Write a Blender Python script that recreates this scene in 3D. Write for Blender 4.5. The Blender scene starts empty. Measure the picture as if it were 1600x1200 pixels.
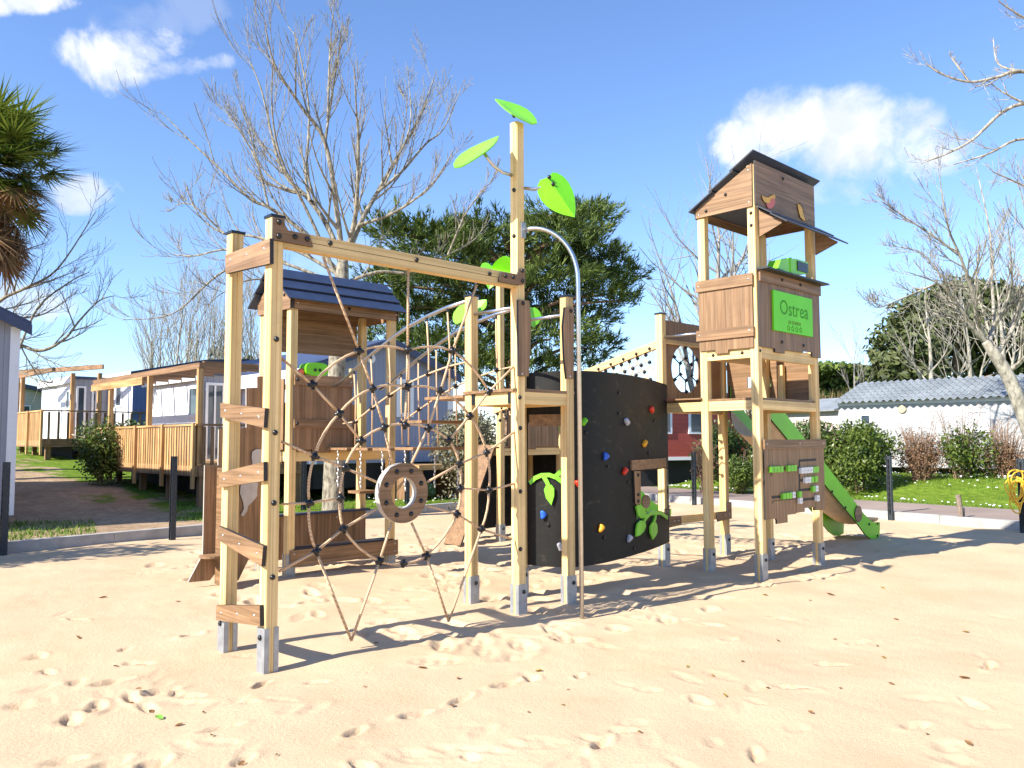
import bpy, math, random
import numpy as np
from mathutils import Vector, Matrix, noise as mnoise
random.seed(7); RNG = np.random.default_rng(7)
SC = bpy.context.scene
COL = SC.collection
PI = math.pi
def rad(d): return math.radians(d)

# ------------------------------------------------------------------ camera
F_, PITCH, ROLL, YAW = 1284.26, 0.0686, -0.0035, 0.8053
CX, CY, CZ = 0.0546, 7.6941, 1.6
RV = Vector((math.sin(YAW), -math.cos(YAW), 0)); FV = Vector((math.cos(YAW), math.sin(YAW), 0)); UV = Vector((0, 0, 1))
CAM = -(CX*RV + CY*FV) + Vector((0, 0, CZ))
FC = FV*math.cos(PITCH) + UV*math.sin(PITCH); UC = -FV*math.sin(PITCH) + UV*math.cos(PITCH)
cr, sr = math.cos(ROLL), math.sin(ROLL)
def ray(px, py):
    a, b = px-800, py-600
    x, y = cr*a + sr*b, -sr*a + cr*b
    return (RV*x - UC*y)/F_ + FC
def gd(px, py, z=0.):
    d = ray(px, py); return CAM + d*((z-CZ)/d.z)
def dp(px, py, dep):
    d = ray(px, py); return CAM + d*(dep/d.dot(FV))
def pu(px, py, u):
    d = ray(px, py); return CAM + d*((u-CAM.x)/d.x)
def pv(px, py, v):
    d = ray(px, py); return CAM + d*((v-CAM.y)/d.y)
cam = bpy.data.cameras.new('camera'); camo = bpy.data.objects.new('camera', cam); COL.objects.link(camo)
cam.sensor_width = 36; cam.lens = 36*F_/1600; cam.clip_end = 3000; cam.clip_start = .05
m = Matrix.Identity(4); X = RV*cr + UC*sr; Y = UC*cr - RV*sr; Z = -FC
for i in range(3): m[i][0], m[i][1], m[i][2], m[i][3] = X[i], Y[i], Z[i], CAM[i]
camo.matrix_world = m; SC.camera = camo

# ------------------------------------------------------------------ materials
def newmat(name):
    M = bpy.data.materials.new(name); M.use_nodes = True
    nt = M.node_tree; nt.nodes.clear()
    out = nt.nodes.new('ShaderNodeOutputMaterial'); b = nt.nodes.new('ShaderNodeBsdfPrincipled')
    nt.links.new(b.outputs[0], out.inputs[0])
    return M, nt, b, out
def N(nt, t, **k):
    n = nt.nodes.new(t)
    for a, v in k.items(): setattr(n, a, v)
    return n
def texco(nt, scale=(1, 1, 1), world=False):
    mp = N(nt, 'ShaderNodeMapping'); mp.inputs['Scale'].default_value = scale
    if world:
        g = N(nt, 'ShaderNodeNewGeometry'); nt.links.new(g.outputs['Position'], mp.inputs[0])
    else:
        g = N(nt, 'ShaderNodeTexCoord'); nt.links.new(g.outputs['Object'], mp.inputs[0])
    return mp.outputs[0]
def noise(nt, vec, scale, detail=3, rough=.55, dist=0):
    n = N(nt, 'ShaderNodeTexNoise'); n.inputs['Scale'].default_value = scale; n.inputs['Detail'].default_value = detail
    n.inputs['Roughness'].default_value = rough; n.inputs['Distortion'].default_value = dist
    nt.links.new(vec, n.inputs['Vector']); return n.outputs['Fac']
def ramp(nt, fac, stops):
    r = N(nt, 'ShaderNodeValToRGB'); els = r.color_ramp.elements
    while len(els) < len(stops): els.new(.5)
    for e, (p, c) in zip(els, stops): e.position = p; e.color = (*c, 1)
    nt.links.new(fac, r.inputs[0]); return r.outputs[0]
def mix(nt, fac, a, b, blend='MIX'):
    x = N(nt, 'ShaderNodeMix', data_type='RGBA', blend_type=blend)
    for sock, val in ((x.inputs[0], fac), (x.inputs[6], a), (x.inputs[7], b)):
        if isinstance(val, bpy.types.NodeSocket): nt.links.new(val, sock)
        elif isinstance(val, (int, float)): sock.default_value = val
        else: sock.default_value = (*val, 1)
    return x.outputs[2]
def bump(nt, bsdf, h, strength=.3, dist=.01):
    b = N(nt, 'ShaderNodeBump'); b.inputs['Strength'].default_value = strength; b.inputs['Distance'].default_value = dist
    nt.links.new(h, b.inputs['Height']); nt.links.new(b.outputs[0], bsdf.inputs['Normal'])
def plain(name, col, rough=.5, metal=0, var=.12, scale=8, spec=.5):
    M, nt, b, o = newmat(name)
    v = texco(nt); f = noise(nt, v, scale, 4)
    c = ramp(nt, f, [(.3, tuple(x*(1-var) for x in col)), (.7, tuple(min(1, x*(1+var)) for x in col))])
    nt.links.new(c, b.inputs['Base Color']); b.inputs['Roughness'].default_value = rough; b.inputs['Metallic'].default_value = metal
    b.inputs['Specular IOR Level'].default_value = spec
    return M
def wood(name, axis, dark, light, rough=.55, fine=55, long=1.2, gap=None):
    """grain runs along axis; fine streaks across it"""
    M, nt, b, o = newmat(name)
    s = [fine, fine, fine]; s[axis] = long
    oi = N(nt, 'ShaderNodeObjectInfo'); tco = N(nt, 'ShaderNodeTexCoord'); sh_ = N(nt, 'ShaderNodeVectorMath', operation='MULTIPLY_ADD')
    nt.links.new(oi.outputs['Random'], sh_.inputs[0]); sh_.inputs[1].default_value = (7.3, 5.1, 3.7); nt.links.new(tco.outputs['Object'], sh_.inputs[2])
    def sc_(sv):
        mp = N(nt, 'ShaderNodeMapping'); mp.inputs['Scale'].default_value = sv; nt.links.new(sh_.outputs[0], mp.inputs[0]); return mp.outputs[0]
    v = sc_(s); f1 = noise(nt, v, 1, 4, .6)
    s2 = [fine*.22]*3; s2[axis] = long*.5
    v2 = sc_(s2); f2 = noise(nt, v2, 1, 3, .5, .8)
    c1 = ramp(nt, f1, [(.32, dark), (.62, light)])
    c2 = ramp(nt, f2, [(.35, (.72, .72, .72)), (.65, (1.12, 1.1, 1.08))])
    c = mix(nt, 1., c1, c2, 'MULTIPLY')
    f3 = noise(nt, sc_((2.2, 2.2, 2.2)), 1, 5, .65)
    c = mix(nt, 1., c, ramp(nt, f3, [(.33, (.84, .83, .82)), (.5, (1, 1, 1)), (.72, (1.05, 1.05, 1.04))]), 'MULTIPLY')
    c = mix(nt, 1., c, ramp(nt, oi.outputs['Random'], [(0, (.90, .89, .88)), (1, (1.08, 1.08, 1.07))]), 'MULTIPLY')
    nt.links.new(c, b.inputs['Base Color']); b.inputs['Roughness'].default_value = rough
    b.inputs['Specular IOR Level'].default_value = .3
    bump(nt, b, f1, .12, .004)
    return M
BD, BL = (.205, .115, .054), (.345, .212, .116)
HPL = [wood('brown_board_x', 0, BD, BL, .5), wood('brown_board_y', 1, BD, BL, .5), wood('brown_board_z', 2, BD, BL, .5)]
PDK, PLT = (.72, .48, .185), (.87, .645, .315)
POST = [wood('pale_timber_x', 0, PDK, PLT, .6, 70, .5), wood('pale_timber_y', 1, PDK, PLT, .6, 70, .5), wood('pale_timber_z', 2, PDK, PLT, .6, 70, .5)]
EDGE = plain('board_core', (.025, .02, .018), .6)
BLACKCAP = plain('black_plastic', (.010, .010, .011), .32)
GALV = plain('galvanised_steel', (.36, .375, .39), .5, .55, .2, 14)
STEEL = plain('brushed_steel', (.62, .62, .62), .3, 1, .08, 20)
CHUTE = plain('sand_reflection_steel', (.62, .43, .26), .6, 0, .12, 9)  # steel chute; reflected sand is painted in as a tan, non-metal colour
CHAIN = plain('chain_steel', (.7, .7, .7), .35, .9)
ROPE = None
def ropemat(name, d, l):
    M, nt, b, o = newmat(name)
    v = texco(nt, (1, 1, 1)); w = N(nt, 'ShaderNodeTexWave', wave_type='BANDS', bands_direction='DIAGONAL'); w.inputs['Scale'].default_value = 26; w.inputs['Distortion'].default_value = 1.5
    nt.links.new(v, w.inputs[0]); c = ramp(nt, w.outputs['Fac'], [(.1, d), (.6, l)])
    nt.links.new(c, b.inputs['Base Color']); b.inputs['Roughness'].default_value = .85; bump(nt, b, w.outputs['Fac'], .35, .004)
    return M
ROPE = ropemat('beige_rope', (.42, .27, .15), (.70, .48, .29))
DROPE = plain('dark_rope', (.03, .028, .03), .8)
GREEN = plain('green_plastic', (.16, .58, .006), .4, 0, .1, 5)
GREEN2 = plain('leaf_green_plastic', (.20, .62, .035), .35, 0, .12, 5)
SLGREEN = plain('slide_green', (.18, .62, .004), .38, 0, .1, 4)
SIGNG = plain('sign_green', (.15, .74, .004), .5, 0, .06, 3)
SIGND = plain('engraved_green', (.045, .30, .012), .7)
BLACKW = plain('black_board', (.0085, .008, .0065), .6, 0, .25, 3, .3)
SLATE = plain('slate_blue_board', (.028, .042, .085), .42, 0, .15, 6)
ROOFD = plain('roof_edge', (.03, .03, .032), .5)
YEL = plain('yellow_plastic', (.85, .42, .01), .4); CORAL = plain('coral_plastic', (.75, .14, .07), .4)
RED = plain('red_hold', (.72, .04, .012), .4); ORA = plain('orange_hold', (.85, .36, .01), .4); BLU = plain('blue_hold', (.02, .12, .6), .4); GRY = plain('grey_hold', (.42, .42, .46), .5)
GRYFIG = plain('pale_grey_board', (.5, .46, .42), .5); WHITEP = plain('white_plastic', (.8, .8, .78), .45, 0, .04)

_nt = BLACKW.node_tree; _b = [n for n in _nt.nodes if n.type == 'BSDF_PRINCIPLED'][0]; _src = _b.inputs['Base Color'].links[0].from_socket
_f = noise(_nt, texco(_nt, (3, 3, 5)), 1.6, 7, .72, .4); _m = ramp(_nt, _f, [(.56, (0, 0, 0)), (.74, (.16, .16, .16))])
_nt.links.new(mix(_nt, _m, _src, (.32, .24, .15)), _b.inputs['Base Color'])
# ------------------------------------------------------------------ mesh builder
OFF = {}
class MB:
    def __init__(s): s.v = []; s.f = []; s.mi = []
    def add(s, vs, fs, mi=0):
        n = len(s.v); s.v += [tuple(p) for p in vs]
        for f in fs: s.f.append([i+n for i in f]); s.mi.append(mi)
    def box(s, x0, x1, y0, y1, z0, z1, mi=0):
        s.add([(x0, y0, z0), (x1, y0, z0), (x1, y1, z0), (x0, y1, z0), (x0, y0, z1), (x1, y0, z1), (x1, y1, z1), (x0, y1, z1)],
              [(3, 2, 1, 0), (4, 5, 6, 7), (0, 1, 5, 4), (1, 2, 6, 5), (2, 3, 7, 6), (3, 0, 4, 7)], mi)
        return s
    def prism(s, pts, vec, side=1, mi=0):
        vec = Vector(vec); n = len(pts); P = [Vector(p) for p in pts]
        nrm = Vector((0, 0, 0))
        for i in range(n): nrm += P[i].cross(P[(i+1) % n])
        flip = nrm.dot(vec) > 0
        Q = [p+vec for p in P]; k = len(s.v)
        s.v += [tuple(p) for p in P+Q]
        a = list(range(k, k+n)); b = list(range(k+n, k+2*n))
        s.f.append(a[::-1] if flip else a); s.mi.append(mi); s.f.append(b if flip else b[::-1]); s.mi.append(mi)
        for i in range(n):
            j = (i+1) % n
            s.f.append([a[i], a[j], b[j], b[i]] if flip else [a[j], a[i], b[i], b[j]]); s.mi.append(side)
        return s
    def tube(s, pts, r, n=8, cap=True, mi=0):
        P = [Vector(p) for p in pts]; L = len(P)
        if L < 2: return s
        R = r if isinstance(r, (list, tuple)) else [r]*L
        k = len(s.v); up = Vector((0, 0, 1)); prev = None
        for i, p in enumerate(P):
            t = (P[min(i+1, L-1)] - P[max(i-1, 0)])
            if t.length < 1e-9: t = Vector((0, 0, 1))
            t.normalize()
            if prev is None:
                a = t.cross(up)
                if a.length < .05: a = t.cross(Vector((1, 0, 0)))
            else: a = prev - t*prev.dot(t)
            if a.length < 1e-6: a = t.orthogonal()
            a.normalize(); prev = a; b = t.cross(a)
            for j in range(n):
                q = 2*PI*j/n; s.v.append(tuple(p + (a*math.cos(q)+b*math.sin(q))*R[i]))
        for i in range(L-1):
            for j in range(n):
                j2 = (j+1) % n; s.f.append([k+i*n+j, k+i*n+j2, k+(i+1)*n+j2, k+(i+1)*n+j]); s.mi.append(mi)
        if cap:
            s.f.append([k+j for j in range(n)][::-1]); s.mi.append(mi)
            s.f.append([k+(L-1)*n+j for j in range(n)]); s.mi.append(mi)
        return s
    def ball(s, c, r, n=10, m=6, sc=(1, 1, 1), mi=0):
        c = Vector(c); k = len(s.v)
        s.v.append((c.x, c.y, c.z + r*sc[2]))
        for i in range(1, m):
            t = PI*i/m
            for j in range(n):
                q = 2*PI*j/n; s.v.append((c.x+r*sc[0]*math.sin(t)*math.cos(q), c.y+r*sc[1]*math.sin(t)*math.sin(q), c.z+r*sc[2]*math.cos(t)))
        s.v.append((c.x, c.y, c.z - r*sc[2])); e = len(s.v)-1
        for j in range(n):
            j2 = (j+1) % n
            s.f.append([k, k+1+j, k+1+j2]); s.mi.append(mi)
            for i in range(m-2): s.f.append([k+1+i*n+j, k+1+(i+1)*n+j, k+1+(i+1)*n+j2, k+1+i*n+j2]); s.mi.append(mi)
            s.f.append([e, k+1+(m-2)*n+j2, k+1+(m-2)*n+j]); s.mi.append(mi)
        return s
    def mesh(s, name, mats, off=(0, 0, 0), smooth=False):
        me = bpy.data.meshes.new(name)
        V = np.array(s.v, dtype=float).reshape(-1, 3) - np.array(off)
        me.from_pydata(V.tolist(), [], s.f)
        for M in mats: me.materials.append(M)
        if len(mats) > 1: me.polygons.foreach_set('material_index', [min(i, len(mats)-1) for i in s.mi])
        if smooth: me.polygons.foreach_set('use_smooth', [True]*len(me.polygons))
        me.update(); return me
    def build(s, name, mats, parent=None, smooth=False, origin=None, label=None, kind=None):
        if not isinstance(mats, (list, tuple)): mats = [mats]
        if parent is not None: off = OFF[parent]
        else: off = tuple(origin) if origin is not None else (0, 0, 0)
        o = bpy.data.objects.new(name, s.mesh(name, mats, off, smooth)); COL.objects.link(o)
        if parent is not None: o.parent = parent
        else: o.location = off
        OFF[o] = off
        if label: o['label'] = label
        if kind: o['kind'] = kind
        return o
def tag(o, label, cat, group=None):
    o['label'] = label; o['category'] = cat
    if group: o['group'] = group
    return o
def thing(name, label, cat, loc=(0, 0, 0), group=None):
    o = bpy.data.objects.new(name, None); COL.objects.link(o); o.location = loc; OFF[o] = tuple(loc); o.empty_display_size = .2
    return tag(o, label, cat, group)
def inst(name, me, parent, loc, rot=(0, 0, 0)):
    o = bpy.data.objects.new(name, me); COL.objects.link(o); o.parent = parent
    o.location = Vector(loc) - Vector(OFF[parent]); o.rotation_euler = rot; OFF[o] = OFF[parent]; return o

# ------------------------------------------------------------------ sun and sky
SUN_EL = 37.0; SH = rad(-8)
sdir = Vector((math.cos(SH)*math.cos(rad(SUN_EL)), math.sin(SH)*math.cos(rad(SUN_EL)), -math.sin(rad(SUN_EL))))
sl = bpy.data.lights.new('sun', 'SUN'); sl.energy = 5.0; sl.angle = rad(.5); sl.color = (1, .95, .86)
so = bpy.data.objects.new('sun', sl); COL.objects.link(so); so.rotation_euler = sdir.to_track_quat('-Z', 'Y').to_euler(); so.location = (-10, 0, 15)
W = bpy.data.worlds.new('World'); SC.world = W; W.use_nodes = True
nt = W.node_tree; nt.nodes.clear()
wo = nt.nodes.new('ShaderNodeOutputWorld'); bg = nt.nodes.new('ShaderNodeBackground'); nt.links.new(bg.outputs[0], wo.inputs[0])
sky = N(nt, 'ShaderNodeTexSky', sky_type='NISHITA'); sky.sun_disc = False; sky.sun_elevation = rad(SUN_EL)
sky.sun_rotation = math.atan2(-sdir.x, -sdir.y); sky.air_density = 1.0; sky.dust_density = 0.0; sky.ozone_density = 3.0; sky.altitude = 20
bg.inputs['Strength'].default_value = .10
tc = N(nt, 'ShaderNodeTexCoord'); dirv = tc.outputs['Generated']
def vdot(vec):
    n = N(nt, 'ShaderNodeVectorMath', operation='DOT_PRODUCT'); nt.links.new(dirv, n.inputs[0]); n.inputs[1].default_value = vec; return n.outputs['Value']
def mth(op, a, b=None, c=None, clamp=False):
    n = N(nt, 'ShaderNodeMath', operation=op); n.use_clamp = clamp
    for i, x in enumerate((a, b, c)):
        if x is None: continue
        if isinstance(x, (int, float)): n.inputs[i].default_value = x
        else: nt.links.new(x, n.inputs[i])
    return n.outputs[0]
nz = N(nt, 'ShaderNodeTexNoise'); nz.inputs['Scale'].default_value = 13; nz.inputs['Detail'].default_value = 10; nz.inputs['Roughness'].default_value = .6; nz.inputs['Distortion'].default_value = .25
nt.links.new(dirv, nz.inputs['Vector'])
clouds = None
for (px, py, hx, hy, tilt, dens, amp) in [(170, 88, 120, 54, .10, .95, 2.2), (265, 108, 90, 18, .16, .5, 2.6), (1298, 222, 190, 84, -.06, 1.0, 1.45), (1170, 220, 75, 40, 0, .8, 2.2), (1420, 200, 60, 45, 0, .75, 2.2),
                                     (1265, 285, 190, 45, .12, .38, 2.6), (20, 2, 95, 26, 0, .9, 2.6), (130, 302, 50, 32, 0, .7, 2.8), (240, 30, 150, 34, .2, .16, 3.0), (560, 395, 130, 40, 0, .2, 2.4), (60, 470, 90, 34, 0, .55, 2.6)]:
    c = ray(px, py).normalized(); t1 = (RV - c*RV.dot(c)).normalized(); t2 = c.cross(t1) * -1
    t2 = t1.cross(c); t1r = t1*math.cos(tilt) - t2*math.sin(tilt) * -1; t2r = t2*math.cos(tilt) - t1*math.sin(tilt)
    k = c.dot(FC)
    sx, sy = hx/F_*k, hy/F_*k
    ex = mth('MULTIPLY', vdot(t1r), 1/sx); ey = mth('MULTIPLY', vdot(t2r), 1/sy)
    r2 = mth('ADD', mth('MULTIPLY', ex, ex), mth('MULTIPLY', ey, ey))
    front = mth('GREATER_THAN', vdot(c), .5)
    val = mth('ADD', mth('SUBTRACT', .75, r2), mth('MULTIPLY', mth('SUBTRACT', nz.outputs['Fac'], .5), amp*2))
    sm = N(nt, 'ShaderNodeMapRange', interpolation_type='SMOOTHSTEP'); nt.links.new(val, sm.inputs[0])
    sm.inputs[1].default_value = -.25; sm.inputs[2].default_value = .8; sm.inputs[3].default_value = 0; sm.inputs[4].default_value = dens
    fd = N(nt, 'ShaderNodeMapRange', interpolation_type='SMOOTHSTEP'); nt.links.new(r2, fd.inputs[0])
    fd.inputs[1].default_value = 1.0; fd.inputs[2].default_value = 2.6; fd.inputs[3].default_value = 1; fd.inputs[4].default_value = 0
    v = mth('MULTIPLY', mth('MULTIPLY', sm.outputs[0], front), fd.outputs[0])
    clouds = v if clouds is None else mth('MAXIMUM', clouds, v)
tint = mix(nt, 1., sky.outputs[0], (1.02, 1.12, 1.34), 'MULTIPLY')
nz2 = N(nt, 'ShaderNodeTexNoise'); nz2.inputs['Scale'].default_value = 19; nz2.inputs['Detail'].default_value = 6; nt.links.new(dirv, nz2.inputs['Vector'])
ccol = ramp(nt, nz2.outputs['Fac'], [(.36, (4.5, 4.85, 5.5)), (.56, (6.1, 6.15, 6.2))])
skc = mix(nt, clouds, tint, ccol)
nt.links.new(skc, bg.inputs['Color'])
SC.view_settings.view_transform = 'Standard'; SC.view_settings.look = 'None'; SC.view_settings.exposure = 1.0; SC.view_settings.gamma = 1
SC.view_settings.use_curve_mapping = False

# ------------------------------------------------------------------ terrain
EL = Vector((math.cos(rad(6.4)), math.sin(rad(6.4)), 0)); ER = Vector((math.sin(rad(10)), math.cos(rad(10)), 0)); K0 = Vector((13.16, 10.08, 0))
DET = EL.x*ER.y - EL.y*ER.x
def ab(x, y):
    dx, dy = x-K0.x, y-K0.y
    return (dx*ER.y - dy*ER.x)/DET, (EL.x*dy - EL.y*dx)/DET
def sst(e0, e1, x):
    t = np.clip((x-e0)/(e1-e0), 0, 1); return t*t*(3-2*t)
def sines(x, y, seed, wl, n=10):
    r = np.random.default_rng(seed); z = 0
    for i in range(n):
        a = r.uniform(0, 2*PI); k = 2*PI/(wl*r.uniform(.65, 1.5)); z = z + np.sin((x*math.cos(a)+y*math.sin(a))*k + r.uniform(0, 6.28))
    return z/math.sqrt(n)
def ground_z(x, y):
    a, b = ab(x, y)
    h = .13 + np.maximum(.43*sst(2.5, 11, b) + .65*sst(10, 22, b), .43*sst(2.8, 6.5, a))
    h = h + .02*sines(x, y, 3, 2.5)*sst(.3, 2.0, np.maximum(a-2.7, b))
    return h
def gz(x, y): return float(ground_z(np.array(x), np.array(y)))
def sheet(name, A, B, zf, mat, smooth=True):
    AA, BB = np.meshgrid(A, B, indexing='ij')
    Xw = K0.x + AA*EL.x + BB*ER.x; Yw = K0.y + AA*EL.y + BB*ER.y; Zw = zf(Xw, Yw, AA, BB)
    V = np.stack([Xw, Yw, Zw], -1).reshape(-1, 3); na, nb = len(A), len(B)
    I = np.arange(na*nb).reshape(na, nb)
    Fq = np.stack([I[:-1, :-1], I[1:, :-1], I[1:, 1:], I[:-1, 1:]], -1).reshape(-1, 4)
    me = bpy.data.meshes.new(name); me.from_pydata(V.tolist(), [], Fq.tolist()); me.materials.append(mat)
    if smooth: me.polygons.foreach_set('use_smooth', [True]*len(me.polygons))
    o = bpy.data.objects.new(name, me); COL.objects.link(o); o['kind'] = 'structure'; return o
# ground: earth and grass
M, nt2, b, o = newmat('ground'); GM = M
v = texco(nt2, world=True); n1 = noise(nt2, v, .55, 5, .6); n2 = noise(nt2, v, 6, 4, .6); n3 = noise(nt2, v, 45, 3, .6)
earth = ramp(nt2, n2, [(.3, (.37, .25, .155)), (.5, (.44, .31, .195)), (.7, (.54, .40, .26))])
grass = ramp(nt2, n2, [(.25, (.075, .14, .014)), (.55, (.16, .25, .025)), (.8, (.28, .31, .05))])
sep = N(nt2, 'ShaderNodeSeparateXYZ'); nt2.links.new(texco(nt2, world=True), sep.inputs[0])
def m2(op, a, bb, clamp=False):
    n = N(nt2, 'ShaderNodeMath', operation=op); n.use_clamp = clamp
    for i, x in enumerate((a, bb)):
        if isinstance(x, (int, float)): n.inputs[i].default_value = x
        else: nt2.links.new(x, n.inputs[i])
    return n.outputs[0]
# bare earth only on the slope to the left (x < 3.5), grass elsewhere
mx = N(nt2, 'ShaderNodeMapRange'); nt2.links.new(m2('ADD', sep.outputs[0], m2('MULTIPLY', n1, 5)), mx.inputs[0])
mx.inputs[1].default_value = 3.4; mx.inputs[2].default_value = 6.5; mx.inputs[3].default_value = -.66; mx.inputs[4].default_value = .5
gm = m2('MULTIPLY', m2('ADD', m2('ADD', mx.outputs[0], n1), m2('MULTIPLY', n2, .25)), 3.2)
gmask = N(nt2, 'ShaderNodeMapRange'); nt2.links.new(gm, gmask.inputs[0]); gmask.inputs[1].default_value = .55; gmask.inputs[2].default_value = 1.1
cc = mix(nt2, gmask.outputs[0], earth, grass); cc = mix(nt2, .6, cc, ramp(nt2, noise(nt2, v, .9, 6, .7), [(.35, (.62, .6, .58)), (.6, (1.12, 1.1, 1.06))]), 'MULTIPLY'); cc = mix(nt2, .5, cc, ramp(nt2, n3, [(.3, (.55, .55, .55)), (.7, (1.3, 1.3, 1.3))]), 'MULTIPLY')
nt2.links.new(cc, b.inputs['Base Color']); b.inputs['Roughness'].default_value = 1; b.inputs['Specular IOR Level'].default_value = .1
bump(nt2, b, m2('ADD', n3, n2), .7, .04)
def axis_list(far, near, step):
    L = [0.0]; s = step
    while L[-1] < far: L.append(L[-1]+s); s *= 1.0 if L[-1] < near else 1.25
    return L
pos = axis_list(900, 14, .35)
neg = [-x for x in axis_list(900, 30, .7)[1:]][::-1]
KW = .13
def gzf(Xw, Yw, A, B):
    inside = (A < -.001) & (B < -.001)
    return np.where(inside, -.45, ground_z(Xw, Yw))
A = sorted(set(neg + [-.002] + pos)); 
ground = sheet('ground', A, A, gzf, GM)

# sand
M, nt2, b, o = newmat('sand'); SM = M
v = texco(nt2, world=True); n1 = noise(nt2, v, 1.1, 4, .55); n2 = noise(nt2, v, 190, 3, .7); n3 = noise(nt2, v, 38, 4, .65)
c = ramp(nt2, n1, [(.3, (.57, .41, .25)), (.7, (.66, .485, .31))])
c = mix(nt2, .9, c, ramp(nt2, n2, [(.26, (.5, .46, .42)), (.42, (.95, .95, .95)), (.55, (1, 1, 1)), (.78, (1.2, 1.2, 1.2))]), 'MULTIPLY')
nt2.links.new(c, b.inputs['Base Color']); b.inputs['Roughness'].default_value = 1; b.inputs['Specular IOR Level'].default_value = .08
hh = N(nt2, 'ShaderNodeMath', operation='MULTIPLY_ADD'); nt2.links.new(n3, hh.inputs[0]); hh.inputs[1].default_value = 1.6; nt2.links.new(n2, hh.inputs[2])
bump(nt2, b, hh.outputs[0], .6, .008)
ca, cb = ab(CAM.x, CAM.y)
def dens(lo, hi, f):
    L = [lo]
    while L[-1] < hi: L.append(L[-1] + f(L[-1]))
    L[-1] = hi; return L
SA = dens(-70, 0.0, lambda t: .02 if ca+.5 < t < ca+6.5 else (.035 if ca+6.5 <= t < ca+10 else (.06 if t >= ca+10 else max(.06, (ca-t)*.15))))
SB = dens(-70, 0.0, lambda t: .02 if cb+.3 < t < cb+6 else (.035 if cb+6 <= t < cb+10 else (.06 if t >= cb+10 else max(.06, (cb-t)*.15))))
prints = []
rp = random.Random(11)
def add_print(p, ang, l, w, d): prints.append((p[0], p[1], ang, l, w, d))
for (px, py) in [(60, 1020), (75, 1047), (120, 965), (60, 1075), (175, 1065), (120, 1065), (195, 1012), (205, 1085), (230, 1100), (250, 1075), (275, 1078), (298, 1082), (345, 1135), (100, 1185), (170, 1190), (240, 1190), (380, 1185),
                 (495, 1062), (410, 1062), (555, 1140), (790, 1062), (830, 1052), (720, 1085), (975, 1142), (940, 1162), (1095, 1095), (1225, 965), (1340, 1000), (1300, 1035), (1430, 1130), (1545, 1040), (1520, 1095), (1180, 1175), (1110, 975), (1140, 1000), (735, 1180), (565, 1192), (650, 1110), (905, 1050), (1240, 1075), (35, 1100), (300, 990), (215, 1035), (150, 1100), (110, 1120)]:
    p = gd(px, py); add_print(p, rp.uniform(0, PI), rp.uniform(.06, .12), rp.uniform(.028, .05), rp.uniform(.018, .04))
for i in range(70):
    p = gd(rp.uniform(-50, 1650), 1205 - 240*abs(rp.gauss(0, .55))); add_print(p, rp.uniform(0, PI), rp.uniform(.07, .16), rp.uniform(.03, .06), rp.uniform(.003, .010))
for i in range(420):
    add_print((rp.uniform(-1.5, 9.5), rp.uniform(-1.2, 6.5)), rp.uniform(0, PI), rp.uniform(.1, .2), rp.uniform(.05, .1), rp.uniform(.012, .035))
def sand_z(x, y, A=None, B=None):
    z = .012*sines(x, y, 5, 2.3) + .0026*sines(x, y, 6, .8, 14) + .0008*sines(x, y, 8, .22, 18) - .012
    rough = np.exp(-(((x-4)/5)**2 + ((y-3)/3.2)**2))
    z = z + rough*(.005*sines(x, y, 9, .38, 16) + .010*sines(x, y, 10, .9, 12))
    for (cx, cy, ang, l, w, d) in prints:
        dx, dy = x-cx, y-cy
        ms = (np.abs(dx) < .5) & (np.abs(dy) < .5)
        if not ms.any(): continue
        X_ = dx[ms]; Y_ = dy[ms]; e = ((X_*math.cos(ang)+Y_*math.sin(ang))/l)**2 + ((-X_*math.sin(ang)+Y_*math.cos(ang))/w)**2
        z[ms] += -d*np.exp(-e*e*e*1.2)*(1+.5*np.sin(X_*40+cx*9)*np.sin(Y_*46)) + .2*d*np.exp(-(np.sqrt(e)-1.45)**2*9)*(1+np.sin(np.arctan2(Y_, X_)*2+ang*5))
    for (cx, cy) in [(-2.47, .05)]: z = z - .045*np.exp(-((x-cx)**2+(y-cy)**2)/.25)
    return z
sand = sheet('sand', SA, SB, sand_z, SM)
def sz(x, y): return float(sand_z(np.array([float(x)]), np.array([float(y)]))[0])

# kerb and path
CONC = plain('concrete', (.37, .355, .335), .9, 0, .16, 5)
def abp(a, bb, z): 
    p = K0 + EL*a + ER*bb; return (p.x, p.y, z)
k = MB()
def abbox(mb, a0, a1, b0, b1, z0, z1, seg=1, ax=0):
    mb.add([abp(a0, b0, z0), abp(a1, b0, z0), abp(a1, b1, z0), abp(a0, b1, z0), abp(a0, b0, z1), abp(a1, b0, z1), abp(a1, b1, z1), abp(a0, b1, z1)],
           [(3, 2, 1, 0), (4, 5, 6, 7), (0, 1, 5, 4), (1, 2, 6, 5), (2, 3, 7, 6), (3, 0, 4, 7)])
i = 0; t = 0.0
while t > -60:
    l = 2.0; abbox(k, t-l+.006, t, -.02, .13, -.4, .152 + .004*math.sin(i*7)); abbox(k, -.02, .13, t-l+.006+.13*(i == 0)*0, t-.15*(i == 0), -.4, .150 + .004*math.sin(i*5)); t -= l; i += 1
kerb = k.build('kerb', CONC, kind='structure')
PATHM, nt2, b, o = newmat('path_asphalt'); v = texco(nt2, world=True); f1 = noise(nt2, v, 70, 3, .7); f2 = noise(nt2, v, .8, 4)
c = mix(nt2, .6, ramp(nt2, f2, [(.3, (.25, .185, .15)), (.7, (.34, .255, .205))]), ramp(nt2, f1, [(.3, (.7, .7, .7)), (.7, (1.2, 1.2, 1.2))]), 'MULTIPLY')
nt2.links.new(c, b.inputs['Base Color']); b.inputs['Roughness'].default_value = .95; bump(nt2, b, f1, .4, .006)
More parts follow.
